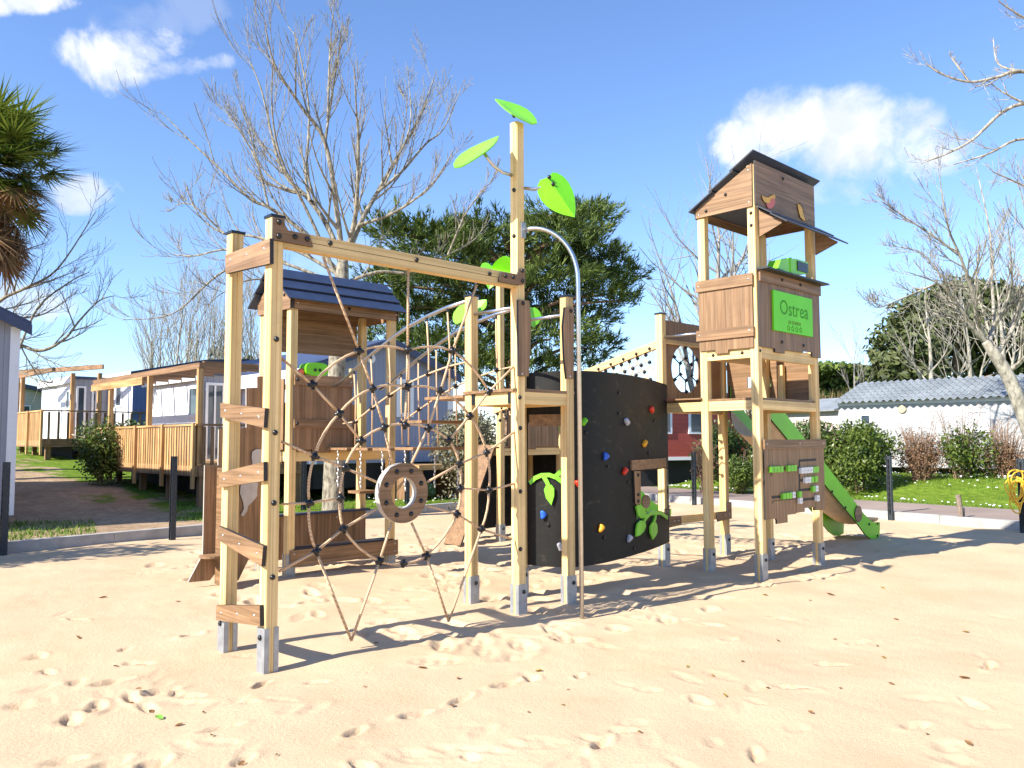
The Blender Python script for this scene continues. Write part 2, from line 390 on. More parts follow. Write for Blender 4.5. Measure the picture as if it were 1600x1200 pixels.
path = sheet('path', [.135, .8, 1.6, 2.3, 2.7], [-60 + i for i in range(0, 76)], lambda x, y, a, bb: .136 + .004 + 0*x + .004*np.sin(x*2), PATHM)

# ------------------------------------------------------------------ small shared meshes
def dome(r, h, mat, name):
    mb = MB(); n = 12; rings = 4
    vs = [(0, -h, 0)]
    for i in range(1, rings+1):
        t = PI/2*i/rings
        for j in range(n): q = 2*PI*j/n; vs.append((r*math.sin(t)*math.cos(q), -h*math.cos(t), r*math.sin(t)*math.sin(q)))
    for j in range(n): q = 2*PI*j/n; vs.append((r*math.cos(q), .004, r*math.sin(q)))
    fs = []
    for j in range(n):
        j2 = (j+1) % n; fs.append((0, 1+j, 1+j2))
        for i in range(rings): fs.append((1+i*n+j, 1+(i+1)*n+j, 1+(i+1)*n+j2, 1+i*n+j2))
    mb.add(vs, fs); return mb.mesh(name, [mat], (0, 0, 0), True)
BOLT = dome(.021, .019, BLACKCAP, 'bolt'); SCREW = dome(.0105, .006, STEEL, 'screw'); 
NB = [0, 0]; LATE = MB()
def bolt(parent, p, face='v', small=False):
    if small: return inst('screw', SCREW, parent, p, (0, 0, 0 if face == 'v' else -PI/2)) if (NB.__setitem__(1, NB[1]+1) or NB[1] <= 98) else None
    NB[0] += 1
    if NB[0] <= 99: return inst('bolt', BOLT, parent, p, (0, 0, 0 if face == 'v' else -PI/2))
    LATE.ball(p, .02, 8, 6)

# ------------------------------------------------------------------ the play structure
play = thing('play_structure', 'timber climbing playground with two towers, rope web, black climbing wall and green slides', 'playground', (0, 0, 0))
PW = .1
def post_profile(u, v):
    c, g, d = .007, .0022, .004; a = PW; h = a/2
    P = []
    # counter-clockwise starting at (0,0) corner; groove in the middle of each side
    for (ox, oy, dx, dy, nx, ny) in [(0, 0, 1, 0, 0, 1), (a, 0, 0, 1, -1, 0), (a, a, -1, 0, 0, -1), (0, a, 0, -1, 1, 0)]:
        for s, dep in [(c, 0), (h-g, 0), (h-g*.3, d), (h+g*.3, d), (h+g, 0), (a-c, 0)]:
            P.append((u+ox+dx*s+nx*dep, v+oy+dy*s+ny*dep))
    return P
def post(u, v, z0, z1, foot='u', cap=True):
    P = post_profile(u, v)
    mb = MB(); mb.prism([(x, y, z0) for x, y in P], (0, 0, z1-z0), 0)
    o = mb.build('post', POST[2], play)
    if cap:
        c = MB(); c.box(u-.008, u+PW+.008, v-.008, v+PW+.008, z1+.001, z1+.022); c.build('post_cap', BLACKCAP, o)
    if foot:
        f = MB(); t = .006; fl = .032; z = .27
        if foot == 'u':
            for x0, x1, s in ((u-t, u-.0005, 0), (u+PW+.0005, u+PW+t, 1)):
                f.box(x0, x1, v-t, v+PW+t, -.35, z)
                a, b = (u-.0005, u+fl) if s == 0 else (u+PW-fl, u+PW+.0005)
                f.box(a, b, v-t, v-.0006, -.35, z-.001); f.box(a, b, v+PW+.0006, v+PW+t, -.35, z-.001)
        else:
            for y0, y1, s in ((v-t, v-.0005, 0), (v+PW+.0005, v+PW+t, 1)):
                f.box(u-t, u+PW+t, y0, y1, -.35, z)
                a, b = (v-.0005, v+fl) if s == 0 else (v+PW-fl, v+PW+.0005)
                f.box(u-t, u-.0006, a, b, -.35, z-.001); f.box(u+PW+.0006, u+PW+t, a, b, -.35, z-.001)
        f.build('post_foot', GALV, o)
        if foot == 'u': bolt(o, (u-t, v+PW*.55, .2), 'u')
        else: bolt(o, (u+PW*.62, v-t, .2), 'v')
    return o
PP = {}
for nm, u, v, z1, foot, cap in [('P1', -2.52, .65, 3.25, 'u', True), ('P2', -2.52, 0, 3.25, 'u', True), ('C', 0, 0, 4.66, 'v', False), ('E', .69, 0, 3.04, 'v', True), ('F', 0, .67, 3.05, 'v', True), ('Cb', .69, .67, 2.95, 'v', True),
                          ('A', 3.41, .137, 4.42, 'v', False), ('B', 3.41, -.56, 4.9, 'v', False), ('Cc', 4.86, -.56, 4.9, 'v', False), ('D', 4.86, .137, 4.42, 'v', False), ('H', 3.41, .81, 3.24, 'v', True), ('I', 4.86, .81, 3.2, 'v', True),
                          ('Ea', -.5, 3.39, 3.2, 'v', False), ('Eb', .95, 3.39, 3.2, 'v', False), ('Ec', -.5, 4.07, 3.3, 'v', False), ('Ed', .95, 4.07, 3.3, 'v', False),
                          ('G', 3.6, 4.1, 4.3, 'v', False), ('G2', 5.0, 4.1, 2.3, 'v', False), ('G3', 3.6, 4.8, 2.5, 'v', False), ('G4', 5.0, 4.8, 2.3, 'v', False)]:
    PP[nm] = post(u, v, -.35, z1, foot, cap)
def fr(name, mats, pts, vec, parent=play, **k): return MB().prism(pts, vec).build(name, mats, parent, **k)
# front beam between tall posts, brackets
be = MB().box(-2.42, 0, .004, .096, 3.045, 3.172).build('beam', POST[0], play)
MB().box(-2.418, -.002, .0028, .0042, 3.106, 3.1095).build('beam_groove', EDGE, be)
for px, py in [(516, 380), (651, 406), (765, 428)]: bolt(be, pv(px, py, .0035))
br = fr('bracket', [HPL[0], EDGE], [pv(x, y, -.022) for x, y in [(427.5, 339.5), (444, 341), (446, 352), (451, 360), (484, 367), (489.5, 386), (427, 374.5)]], (0, .02, 0))
for q in [(436.5, 347), (436, 369), (461, 370), (480, 373.5)]: bolt(br, pv(*q, -.022))
br = fr('bracket', [HPL[0], EDGE], [pv(x, y, -.022) for x, y in [(780, 440), (784, 425), (809, 429.5), (812, 420), (820.5, 420), (821, 444), (811, 445.5)]], (0, .02, 0))
for q in [(790, 431.5), (802, 433), (816, 423), (816.5, 439)]: bolt(br, pv(*q, -.022))
# ladder rungs
for i, q in enumerate([[(352, 398.5), (421.5, 372), (421.5, 411.5), (352, 427.5)], [(344, 629.6), (413.8, 638), (411.8, 668.4), (344.4, 652)], [(341.8, 739), (411.8, 721.6), (411.8, 751.4), (342.4, 761.9)],
          [(341, 822.2), (411.2, 853.4), (408.4, 885.4), (339.6, 842.9)], [(338, 945.5), (405.8, 946), (406.2, 978.5), (337.5, 969)]]):
    P = [pu(x, y, -2.553) for x, y in q]
    r = fr('rung', [HPL[1], EDGE], P, (.031, 0, 0))
    c = sum(P, Vector())/4
    for f in (.12, .5, .88):
        a = P[0].lerp(P[1], f); b2 = P[3].lerp(P[2], f)
        bolt(r, a.lerp(b2, .5) if i else a.lerp(b2, .35), 'u', True)
for (px, py) in [(432, 530), (430, 676), (428, 786), (426, 902)]: bolt(PP['P2'], pv(px, py, -.001))
for (px, py) in [(812, 621), (813, 669), (813, 768), (813, 858), (803, 297), (803, 369)]: bolt(PP['C'], pv(px, py, -.001))
# rope web
VN = .05
net = MB().ball((0, 0, -5), .001).mesh('x', [ROPE])
W_ = lambda q: pv(q[0], q[1], VN)
ring_c = W_((628, 770)); RO, RI = .247, .128
netroot = None
rm = MB(); n = 48
outer = [(ring_c.x+RO*math.cos(2*PI*i/n), ring_c.z+RO*math.sin(2*PI*i/n)) for i in range(n)]; inner = [(ring_c.x+RI*math.cos(2*PI*i/n), ring_c.z+RI*math.sin(2*PI*i/n)) for i in range(n)]
vs = [(x, VN-.03, z) for x, z in outer] + [(x, VN-.03, z) for x, z in inner] + [(x, VN+.03, z) for x, z in outer] + [(x, VN+.03, z) for x, z in inner]
for i in range(n):
    j = (i+1) % n
    rm.add([], []); 
rm.v = vs
for i in range(n):
    j = (i+1) % n
    rm.f += [[i, j, n+j, n+i], [2*n+j, 2*n+i, 3*n+i, 3*n+j], [j, i, 2*n+i, 2*n+j], [n+i, n+j, 3*n+j, 3*n+i]]; rm.mi += [0, 0, 1, 1]
RINGE = plain('ring_edge', (.42, .38, .33), .6)
PATHS = []
b_ = (lambda *p: PATHS.append([W_(q) for q in p]))
rs = lambda ang: None
b_((505, 402), (561, 548), (582, 607), (600, 668), (613, 724)); b_((638, 422), (637, 547), (636, 605), (633, 664)); b_((745, 445), (707, 548), (688, 611), (669, 669), (643, 724))
b_((802, 573), (764, 612), (734, 650), (701, 688)); b_((806, 673), (760, 707), (718, 725), (668, 753)); b_((803, 756), (764, 766), (719, 763))
b_((800, 842), (752, 827), (714, 803), (668, 790)); b_((701, 971), (666, 868), (643, 817)); b_((549, 1001), (593, 876.5), (612, 817)); b_((436, 893), (494, 861.5), (536.5, 826), (588, 795))
b_((440, 788), (483, 786), (532, 778)); b_((440, 690), (491.5, 713), (539, 731), (588, 753)); b_((440, 560), (488, 601), (530, 646), (564, 689))
b_((549, 1001), (494, 861.5)); b_((701, 971), (752, 827))
RINGS = [[(488, 601), (561, 548), (637, 547), (707, 548), (764, 612)], [(530, 646), (582, 607), (636, 605), (688, 611), (734, 650)],
         [(530, 646), (491.5, 713), (483, 786), (494, 861.5)], [(734, 650), (760, 707), (764, 766), (752, 827)],
         [(564, 689), (600, 668), (633, 664), (669, 669), (701, 688), (718, 725), (719, 763), (714, 803), (666, 868)], [(564, 689), (539, 731), (532, 778), (536.5, 826), (593, 876.5), (630, 880), (666, 868)]]
def arc3(a, b, bow):  # slightly bowed rope between two knots
    mdp = (a+b)/2 + bow; return [a, a.lerp(mdp, .55).lerp(mdp.lerp(b, .0), .0) if False else (a*.5625+mdp*.375+b*.0625), (a*.25+mdp*.5+b*.25), (a*.0625+mdp*.375+b*.5625), b]
nodes = {}
ropemb = MB(); rparts = []
netroot = MB(); 
for P in PATHS:
    mb = MB()
    for a, b in zip(P[:-1], P[1:]): mb.tube([a, b], .0105, 6)
    rparts.append(mb)
for R in RINGS:
    mb = MB()
    for q0, q1 in zip(R[:-1], R[1:]):
        a, b = W_(q0), W_(q1); mid = (a+b)/2; out = (mid-ring_c); out.y = 0; out.normalize()
        mb.tube(arc3(a, b, out*(b-a).length*.14), .0105, 6)
    rparts.append(mb)
    for q in R: nodes[q] = W_(q)
# rope_web part: ring disc carries ropes and knots
web = rm.build('ring_board', [HPL[0], RINGE], play)
for mb in rparts: mb.build('rope', ROPE, web, True)
KN = MB()
KN.ball((0, 0, 0), .030, 12, 8, (1, .95, 1)); KN.tube([(0, -.03, 0), (0, -.04, 0)], .012, 8); KN.tube([(.0, 0, -.03), (0, 0, -.038)], .015, 8); KN.tube([(.0, 0, .03), (0, 0, .038)], .015, 8); KN.tube([(-.038, 0, 0), (.038, 0, 0)], .015, 8)
KNOT = KN.mesh('rope_connector', [BLACKCAP], (0, 0, 0), True)
NC = 0
for q, p in nodes.items():
    NC += 1; inst('rope_connector', KNOT, web, p, (0, random.uniform(-.4, .4), random.uniform(-.3, .3)))
for i in range(8):
    a = PI/8 + i*PI/4; bolt(web, (ring_c.x+.19*math.cos(a), VN-.03, ring_c.z+.19*math.sin(a)))
# small tower: deck, beams, bars, hand boards, pole, leaves
dk = MB().box(-.02, .81, .012, .77, 2.062, 2.09).build('deck', [HPL[0]], play)
sb = MB(); sb.box(.1, .69, .015, .085, 1.945, 2.06); o = sb.build('deck_beam', POST[0], play); bolt(o, pv(812, 621, .012))
MB().box(.1, .69, .685, .755, 1.945, 2.06).build('deck_beam', POST[0], play)
for u in (.015, .705):
    MB().box(u, u+.07, .1, .67, 1.945, 2.06).build('deck_beam', POST[1], play)
    br = MB()
    for v0 in (.1, .622): br.box(u-.008, u-.0006, v0, v0+.045, 1.95, 2.055)
    br.build('bracket', BLACKCAP, play)
for u in (.05, .74): MB().tube([(u, .09, 2.87), (u, .68, 2.87)], .017, 10).build('grab_bar', STEEL, play, True)
for q, ex in (([(810, 468), (827, 470), (830, 500), (829, 545), (826, 588), (811, 588)], 0), ([(883, 480), (897, 480.5), (896.5, 592), (885.5, 592), (882, 560), (880, 510)], 0)):
    o = fr('hand_board', [HPL[2], EDGE], [pv(x, y, -.026) for x, y in q], (0, .025, 0))
    x0 = sum(x for x, y in q[:1]) + 6; bolt(o, pv(q[0][0]+7 if q[0][0] < 850 else 892, q[0][1]+6, -.026)); bolt(o, pv(q[0][0]+6 if q[0][0] < 850 else 891, q[-1][1]-4 if q[0][0] < 850 else 588, -.026), 'v', True)
pb = Vector((.36, -.456, -.3)); pt = Vector((.355, -.448, 3.1)); cpt = Vector((.095, -.02, 3.61)); hd = Vector((pt.x-cpt.x, pt.y-cpt.y, 0))
arc = [cpt, cpt + hd*.12 + Vector((0, 0, .01))]
for i in range(1, 15):
    t = PI/2*i/14; arc.append(Vector((cpt.x, cpt.y, 0)) + hd*(.12+.88*math.sin(t)) + Vector((0, 0, pt.z + (cpt.z+.01-pt.z)*math.cos(t))))
pole = MB().tube(arc + [pb], .021, 12).build('slide_pole', STEEL, play, True)
MB().box(.045, .105, -.012, -.001, 3.53, 3.68).build('pole_plate', GALV, pole)
def leaf(base, tip, nrm, L=None, wid=.42, fold=.35, mat=GREEN2, heart=True, th=.012, parent=None):
    ax = (tip-base); L = ax.length; ax.normalize(); nrm = (nrm - ax*nrm.dot(ax)).normalized(); sd = ax.cross(nrm)
    prof = [(-.10, .22), (-.09, .36), (.0, .47), (.15, .5), (.35, .46), (.55, .36), (.75, .22), (.9, .09), (1, 0)] if heart else [(.0, .12), (.1, .3), (.25, .43), (.42, .5), (.6, .44), (.78, .28), (.92, .11), (1, 0)]
    mb = MB()
    for s in (1, -1):
        pts = [base + ax*(.03*L)] + [base + ax*(t*L) + (sd*s*math.cos(fold) + nrm*math.sin(fold))*(w*wid) for t, w in prof]
        mb.prism(pts, nrm*-th, 0)
    return mb.build('leaf', mat, parent or play)
d0 = 7.75
st = (.53*RV + .85*UV)
leaf(dp(836, 194, d0-.03), dp(774, 154, d0), st*.8 - FV*.55, wid=.42, fold=.12, heart=False, parent=PP['C'])
leaf(dp(715, 262, d0-.3), dp(779, 212, d0-.1), (-.62*RV+.78*UV)*.82 - FV*.55, wid=.45, fold=.10, heart=False, parent=PP['C'])
leaf(dp(855, 275, d0-.35), dp(898, 339, d0-.5), -FV*.85 + UV*-.42 + RV*.15, wid=.46, fold=-.85, mat=GREEN, parent=PP['C'])
def stem(px, parent):
    MB().tube([dp(x, y, d) for x, y, d in px], .017, 8).build('leaf_stem', STEEL, parent, True)
stem([(800, 274, 7.72), (785, 269, 7.68), (770, 258, 7.6), (757, 240, 7.52)], PP['C']); stem([(820, 294, 7.72), (835, 296, 7.6), (850, 291, 7.5), (861, 281, 7.42)], PP['C'])
for q, d in (((858, 277), 7.38), ((864, 288), 7.37)): bolt(PP['C'], dp(*q, d))
bolt(PP['C'], pv(803, 181, -.001))
# far post with leaves
d1 = 12.45
leaf(dp(800, 424, d1-.2), dp(768, 417, d1), UV*-.55 - FV*.85, wid=.5, fold=.2, mat=GREEN, parent=PP['G']); leaf(dp(772, 418, d1), dp(764, 452, d1-.1), -FV+UV*.1, wid=.42, fold=.3, mat=GREEN2, parent=PP['G'])
leaf(dp(716, 506, d1-.4), dp(735, 464, d1-.2), -FV*.5-RV*.6+UV*.5, wid=.4, fold=.2, heart=False, parent=PP['G']); leaf(dp(746, 486, d1-.1), dp(760, 468, d1-.1), -FV*.6-RV*.5+UV*.4, wid=.3, fold=.2, heart=False, parent=PP['G']); leaf(dp(832, 480, d1), dp(834, 512, d1), -FV+RV*.6, wid=.28, fold=.2, heart=False, parent=PP['G'])

# bridge from cabin to small tower
railA = [pu(x, y, .05) for x, y in [(550, 579), (565, 567), (586, 549), (613, 528), (640, 509), (670, 493), (700, 480), (735, 469)]]
railB = [Vector((.74, p.y, p.z)) for p in railA]
railA = [Vector((.05, 3.3, 2.27)), Vector((.05, 3.1, 2.33))] + railA[1:]; railB = [Vector((.74, 3.3, 2.27)), Vector((.74, 3.1, 2.33))] + railB[1:]
def zat(R, v):
    for a, b in zip(R[:-1], R[1:]):
        if (a.y-v)*(b.y-v) <= 0 and abs(a.y-b.y) > 1e-6: return a.z + (b.z-a.z)*(v-a.y)/(b.y-a.y)
    return R[-1].z
deckz = lambda v: 1.53 if v > 1.42 else 2.07
for R in (railA, railB):
    o = MB().tube(R, .021, 10).build('bridge_rail', STEEL, play, True)
    u = R[0].x; mb = MB(); hz = MB()
    for v in (2.85, 2.5, 2.15, 1.8, 1.45, 1.1):
        zt = zat(R, v); du = .04*(1 if u < .4 else -1)
        pts = [Vector((u, v, zt-.05)), Vector((u+du*.3, v-.02, zt-.4)), Vector((u-.01, v-.05, deckz(v)+.02))]
        MB().tube(pts, .0095, 6).build('rope', ROPE, o, True)
        mb.tube([(u, v, zt+.0), (u, v, zt-.05)], .014, 8)
        if NC < 98:
            NC += 1; inst('rope_connector', KNOT, o, (u+du*.2, v-.02, max(deckz(v)+.28, zt-.62)), (0, 0, .3))
    mb.build('rope_clamp', BLACKCAP, o)
    P = [Vector((u, v-.02, max(deckz(v)+.28, zat(R, v)-.62))) for v in (3.1, 2.85, 2.5, 2.15, 1.8, 1.45, 1.1, .8)]
    MB().tube(P, .010, 6).build('rope', ROPE, o, True)
for (v0, v1, z) in [(3.36, 2.92, 1.52), (2.82, 2.48, 1.52), (2.38, 2.05, 1.52), (1.95, 1.62, 1.53), (1.78, 1.47, 1.82), (1.42, .79, 2.06)]:
    o = MB().box(.0, .79, v1, v0, z-.03, z).build('bridge_plank', HPL[0], play)
    for u in (.02, .77):
        if z < 1.6:
            ch = MB()
            for i in range(10): ch.ball((u, (v0+v1)/2 + .004*(-1)**i, z-.05-i*.045), .014, 6, 4, (.6 if i % 2 else 1, 1 if i % 2 else .6, 1.9))
            ch.build('chain', CHAIN, o, True)
for (u0, z) in ((.0, 1.02), ):
    MB().box(-.02, .25, 2.6, 2.85, z-.03, z).build('step_plank', HPL[0], play)
# cabin tower
MB().box(-.49, 1.04, 3.4, 4.16, 1.475, 1.5).build('deck', HPL[0], play)
for v in (3.405, 4.085): MB().box(-.4, .95, v, v+.07, 1.36, 1.473).build('deck_beam', POST[0], play)
for u in (-.485, .965): MB().box(u, u+.07, 3.49, 4.07, 1.36, 1.473).build('deck_beam', POST[1], play)
pn = fr('panel', [HPL[2], EDGE], [(-.45, 3.366, 2.28), (-.45, 3.366, 1.5), (-.2, 3.366, 1.5), (-.2, 3.366, 1.46), (.06, 3.366, 1.46), (.06, 3.366, 1.5), (.36, 3.366, 1.52), (.36, 3.366, 2.28)], (0, .022, 0))
for z0, z1 in ((2.275, 2.4), (1.76, 1.86)):
    o = MB().box(-.455, .368, 3.345, 3.367, z0, z1).build('plank', HPL[0], play)
    bolt(o, (-.42, 3.344, (z0+z1)/2)); bolt(o, (.33, 3.344, (z0+z1)/2), 'v', True)
# side panel and back panels of the cabin
fr('panel', [HPL[2], EDGE], [(-.52, 3.5, 2.35), (-.52, 3.5, 1.5), (-.52, 4.07, 1.5), (-.52, 4.07, 2.35)], (.02, 0, 0))
fr('panel', [HPL[2], EDGE], [(-.45, 4.19, 2.1), (-.45, 4.19, 1.5), (1.0, 4.19, 1.5), (1.0, 4.19, 2.1)], (0, .02, 0))
fr('panel', [HPL[2], EDGE], [(.42, 3.5, 2.3), (.42, 3.5, 1.5), (.42, 4.07, 1.5), (.42, 4.07, 2.3)], (.02, 0, 0))
MB().box(.36, .41, 3.4, 3.45, 2.3, 2.52).build('short_post', POST[2], play)
# counter at the foot
o = MB().box(-.45, 1.0, 4.0, 4.02, .12, .66).build('panel', HPL[2], play); MB().box(-.47, 1.03, 3.93, 4.05, .662, .69).build('counter_top', SLATE, o); bolt(o, (.55, 3.999, .6), 'v', True)
o = MB().box(-.47, 1.08, 3.363, 3.389, .12, .312).build('plank', HPL[0], play); MB().box(-.42, 1.02, 3.39, 3.62, .30, .325).build('bench_seat', ROOFD, o)
for u in (-.42, 1.03): bolt(o, (u, 3.362, .27), 'v', True); bolt(o, (u, 3.362, .17), 'v', True)
# cabin roof
fas = MB().box(-.46, 1.07, 3.36, 3.383, 3.19, 3.325).build('fascia', HPL[0], play)
for u in (-.42, .3, 1.03): bolt(fas, (u, 3.359, 3.27), 'v', u != .3)
MB().box(-.46, 1.07, 4.17, 4.19, 3.19, 3.325).build('fascia', HPL[0], play)
for u in (-.525, 1.03): 
    o = fr('gable_board', [HPL[1], EDGE], [(u, 3.36, 3.19), (u, 4.19, 3.19), (u, 4.19, 3.33), (u, 3.80, 3.66), (u, 3.74, 3.66), (u, 3.36, 3.33)], (.022, 0, 0)); bolt(o, (u-.001, 3.5, 3.37), 'u')
rf = None
for side in (0, 1):
    for k_ in range(3):
        # slats step down from the ridge
        yr, zr = 3.78, 3.69
        ye, ze = (3.27, 3.30) if side == 0 else (4.29, 3.30)
        t0, t1 = k_/3 - (.03 if k_ else 0), (k_+1)/3 + .04
        n_ = Vector((0, (zr-ze)*(-1 if side == 0 else 1), abs(yr-ye))).normalized()
        lift = n_*(.022*(2-k_))
        a = Vector((-.6, yr+(ye-yr)*t0, zr+(ze-zr)*t0))+lift; b = Vector((-.6, yr+(ye-yr)*t1, zr+(ze-zr)*t1))+lift
        o = fr('roof_slat', [SLATE, ROOFD], [a, b, b+Vector((1.72, 0, 0)), a+Vector((1.72, 0, 0))], n_*.018)
        if side == 0:
            for u in (-.3, .35, .95): pass
MB().box(-.4, .95, 3.45, 3.47, 2.75, 3.18).build('inner_panel', HPL[0], play) if False else None
fr('inner_panel', [HPL[0], EDGE], [(-.4, 4.165, 2.75), (.93, 4.165, 2.75), (.93, 4.165, 3.19), (-.4, 4.165, 3.19)], (0, -.02, 0))
# toy telescope on the cabin panel
tm = MB(); cc_ = pv(496, 577, 3.33); pts = []
for i in range(20):
    q = 2*PI*i/20; x = math.copysign(abs(math.cos(q))**.6, math.cos(q))*.155; z = math.copysign(abs(math.sin(q))**.7, math.sin(q))*.082; pts.append((cc_.x+x, 3.33, cc_.z+z))
tm.prism(pts, (0, .16, 0), 0); tele = tm.build('toy_binoculars', GREEN, play)
for dx in (-.03, .035): bolt(tele, (cc_.x+dx, 3.329, cc_.z-.01))
MB().ball((cc_.x-.17, 3.42, cc_.z-.04), .05).build('handle', CORAL, tele, True)
# squirrel tree board at the left of the cabin
sq = fr('tree_board', [HPL[2], RINGE], [pv(x, y, 3.62) for x, y in [(418, 588), (402, 588), (402, 606), (385, 606), (385, 668), (342, 671), (341, 727), (320, 727), (317, 866), (294, 910), (328, 907), (345, 884), (356, 884), (372, 908), (388, 875), (418, 868)]], (0, .022, 0))
o = fr('tree_board', [HPL[1], RINGE], [(-1.28, 3.3, 1.3), (-1.28, 3.6, 1.3), (-1.28, 3.6, .0), (-1.28, 3.15, -.02), (-1.28, 3.3, .3)], (.022, 0, 0))
fr('squirrel_figure', [GRYFIG, EDGE], [pv(x, y, 3.6) for x, y in [(393, 714), (394, 706), (400, 702), (408, 702), (411, 712), (408, 730), (404, 750), (402, 766), (402, 775), (395, 784), (388, 790), (386, 799), (380, 807), (376, 805), (381, 795), (380, 785), (375, 771), (376, 758), (390, 752), (396, 735)]], (0, .017, 0), sq)
sm_ = MB(); c_ = pv(333, 867, 3.5); sm_.tube([(c_.x, c_.y, c_.z), (c_.x, c_.y, c_.z-.025)], .15, 20); o = sm_.build('round_seat', [HPL[0]], play)
# ------------------------------------------------------------------ climbing wall
wp = [Vector((.78, .70)), Vector((.80, .56)), Vector((.84, .42)), Vector((.92, .29)), Vector((1.06, .205)), Vector((1.28, .175)), Vector((1.56, .20)), Vector((1.95, .28)), Vector((2.42, .40)), Vector((2.92, .56)), Vector((3.44, .76))]
CUR = []
for i in range(len(wp)-1):
    p0 = wp[max(i-1, 0)]; p1 = wp[i]; p2 = wp[i+1]; p3 = wp[min(i+2, len(wp)-1)]
    for j in range(8):
        t = j/8; CUR.append(.5*((2*p1) + (p2-p0)*t + (2*p0-5*p1+4*p2-p3)*t*t + (3*p1-p0-3*p2+p3)*t**3))
CUR.append(wp[-1])
SL = [0.]
for a, b in zip(CUR[:-1], CUR[1:]): SL.append(SL[-1]+(b-a).length)
def cpos(s):
    for i in range(len(SL)-1):
        if s <= SL[i+1] or i == len(SL)-2:
            t = (s-SL[i])/(SL[i+1]-SL[i]); p = CUR[i].lerp(CUR[i+1], t); d = (CUR[i+1]-CUR[i]).normalized(); return p, Vector((d.y, -d.x))
def whit(px, py):
    d = ray(px, py); o = Vector((CAM.x, CAM.y)); dd = Vector((d.x, d.y)); best = None
    for i in range(len(CUR)-1):
        a, e = CUR[i], CUR[i+1]-CUR[i]; den = dd.x*e.y - dd.y*e.x
        if abs(den) < 1e-9: continue
        w = a-o; t = (w.x*e.y - w.y*e.x)/den; k_ = (w.x*dd.y - w.y*dd.x)/den
        if t > 0 and -.001 <= k_ <= 1.001 and (best is None or t < best[0]): best = (t, SL[i]+k_*(SL[i+1]-SL[i]), CAM.z+d.z*t)
    return best[1:] if best else (SL[-1], CAM.z + d.z*10)
def wpt(px, py, off=0):
    s, z = whit(px, py); p, nn = cpos(s); q = p + nn*off; return Vector((q.x, q.y, z))
WZ0, WZ1 = .30, 2.31
sR0 = whit(994, 760)[0]; sR1 = SL[-1]-.02; zRt = whit(1012, 735)[1]; zRb = whit(1018, 803)[1]
sL0 = .03; sL1 = whit(890, 700)[0]; zLt = whit(850, 660)[1]; zLb = whit(850, 748)[1]
cols = sorted(set([i*SL[-1]/90 for i in range(91)] + [sR0-.0005, sR0+.0005, sR1-.0005, sR1+.0005, sL0-.0005, sL0+.0005, sL1-.0005, sL1+.0005]))
def topz(s): return WZ1 + .03*math.sin(PI*s/SL[-1])
def ivals(s):
    if sR0 < s < sR1:
        t = (s-sR0)/(sR1-sR0); return [(WZ0, zRb-.10+.13*math.sin(PI*min(1, .15+t*.8))), (zRt, topz(s))]
    if sL0 < s < sL1:
        t = (s-sL0)/(sL1-sL0); return [(WZ0, zLb-.10+.12*math.sin(PI*min(1, .15+t*.8))), (zLt, topz(s))]
    return [(WZ0, topz(s))]
wm = MB(); TH = .02
for s0, s1 in zip(cols[:-1], cols[1:]):
    I0, I1 = ivals(s0), ivals(s1)
    if len(I0) != len(I1): continue
    for (a0, b0), (a1, b1) in zip(I0, I1):
        p0, n0 = cpos(s0); p1, n1 = cpos(s1); vs = []
        for p, nn, z in ((p0, n0, a0), (p1, n1, a1), (p1, n1, b1), (p0, n0, b0)): vs.append((p.x, p.y, z))
        for p, nn, z in ((p0, n0, a0), (p1, n1, a1), (p1, n1, b1), (p0, n0, b0)): q = p-nn*TH; vs.append((q.x, q.y, z))
        wm.add(vs, [(0, 1, 2, 3), (7, 6, 5, 4), (0, 4, 5, 1), (3, 2, 6, 7), (0, 3, 7, 4), (1, 5, 6, 2)])
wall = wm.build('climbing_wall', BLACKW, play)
def wslab(name, mats, q, th=.02, off=.002, parent=None):
    P = [wpt(x, y, off) for x, y in q]; s, z = whit(*q[0]); _, nn = cpos(s); return MB().prism(P, (nn.x*th, nn.y*th, 0)).build(name, mats, parent or wall)
def wstrip(name, px0, px1, y0, y1, n=10):
    s0, z1_ = whit(px0, y0); s1 = whit(px1, y0)[0]; z0_ = whit(px0, y1)[1]; mb = MB(); A_ = []; B_ = []
    for i in range(n+1):
        p, nn = cpos(s0+(s1-s0)*i/n); A_.append((p.x+nn.x*.003, p.y+nn.y*.003)); B_.append((p.x+nn.x*.025, p.y+nn.y*.025))
    out = A_+B_[::-1]
    mb.prism([(x, y, z0_) for x, y in out], (0, 0, z1_-z0_), 0); return mb.build(name, [HPL[0]], wall)
wstrip('window_lintel', 984.5, 1038, 719, 735); o = wslab('window_jamb', [HPL[2], EDGE], [(988, 736), (998, 736), (999, 788), (990, 787)])
for y in (742, 773, 783): bolt(o, wpt(994, y, .023))
wstrip('window_lintel', 829, 890, 648, 666)
for px, py, mt in [(1016, 640, RED), (977, 659, GRY), (1005, 693, ORA), (944, 713, BLU), (974, 736, RED), (937, 825, ORA), (981, 841, GRY), (850, 804, BLU), (876, 854, GRY), (911, 659, GREEN), (902, 755, RED), (843, 630, RED)]:
    p = wpt(px, py, .02); mb = MB(); mb.ball((0, 0, 0), .043, 12, 8, (.85, .8, 1.05))
    mb.v = [(x+.012*math.sin(z*60+px)+.3*z*z*8*0, y*(1+.4*(z > 0)*z*10), z*(1-.25*(x > 0))) for x, y, z in mb.v]
    mb.v = [(x+p.x, y+p.y, z+p.z) for x, y, z in mb.v]; h = mb.build('climbing_hold', mt, wall, True)
dots = MB()
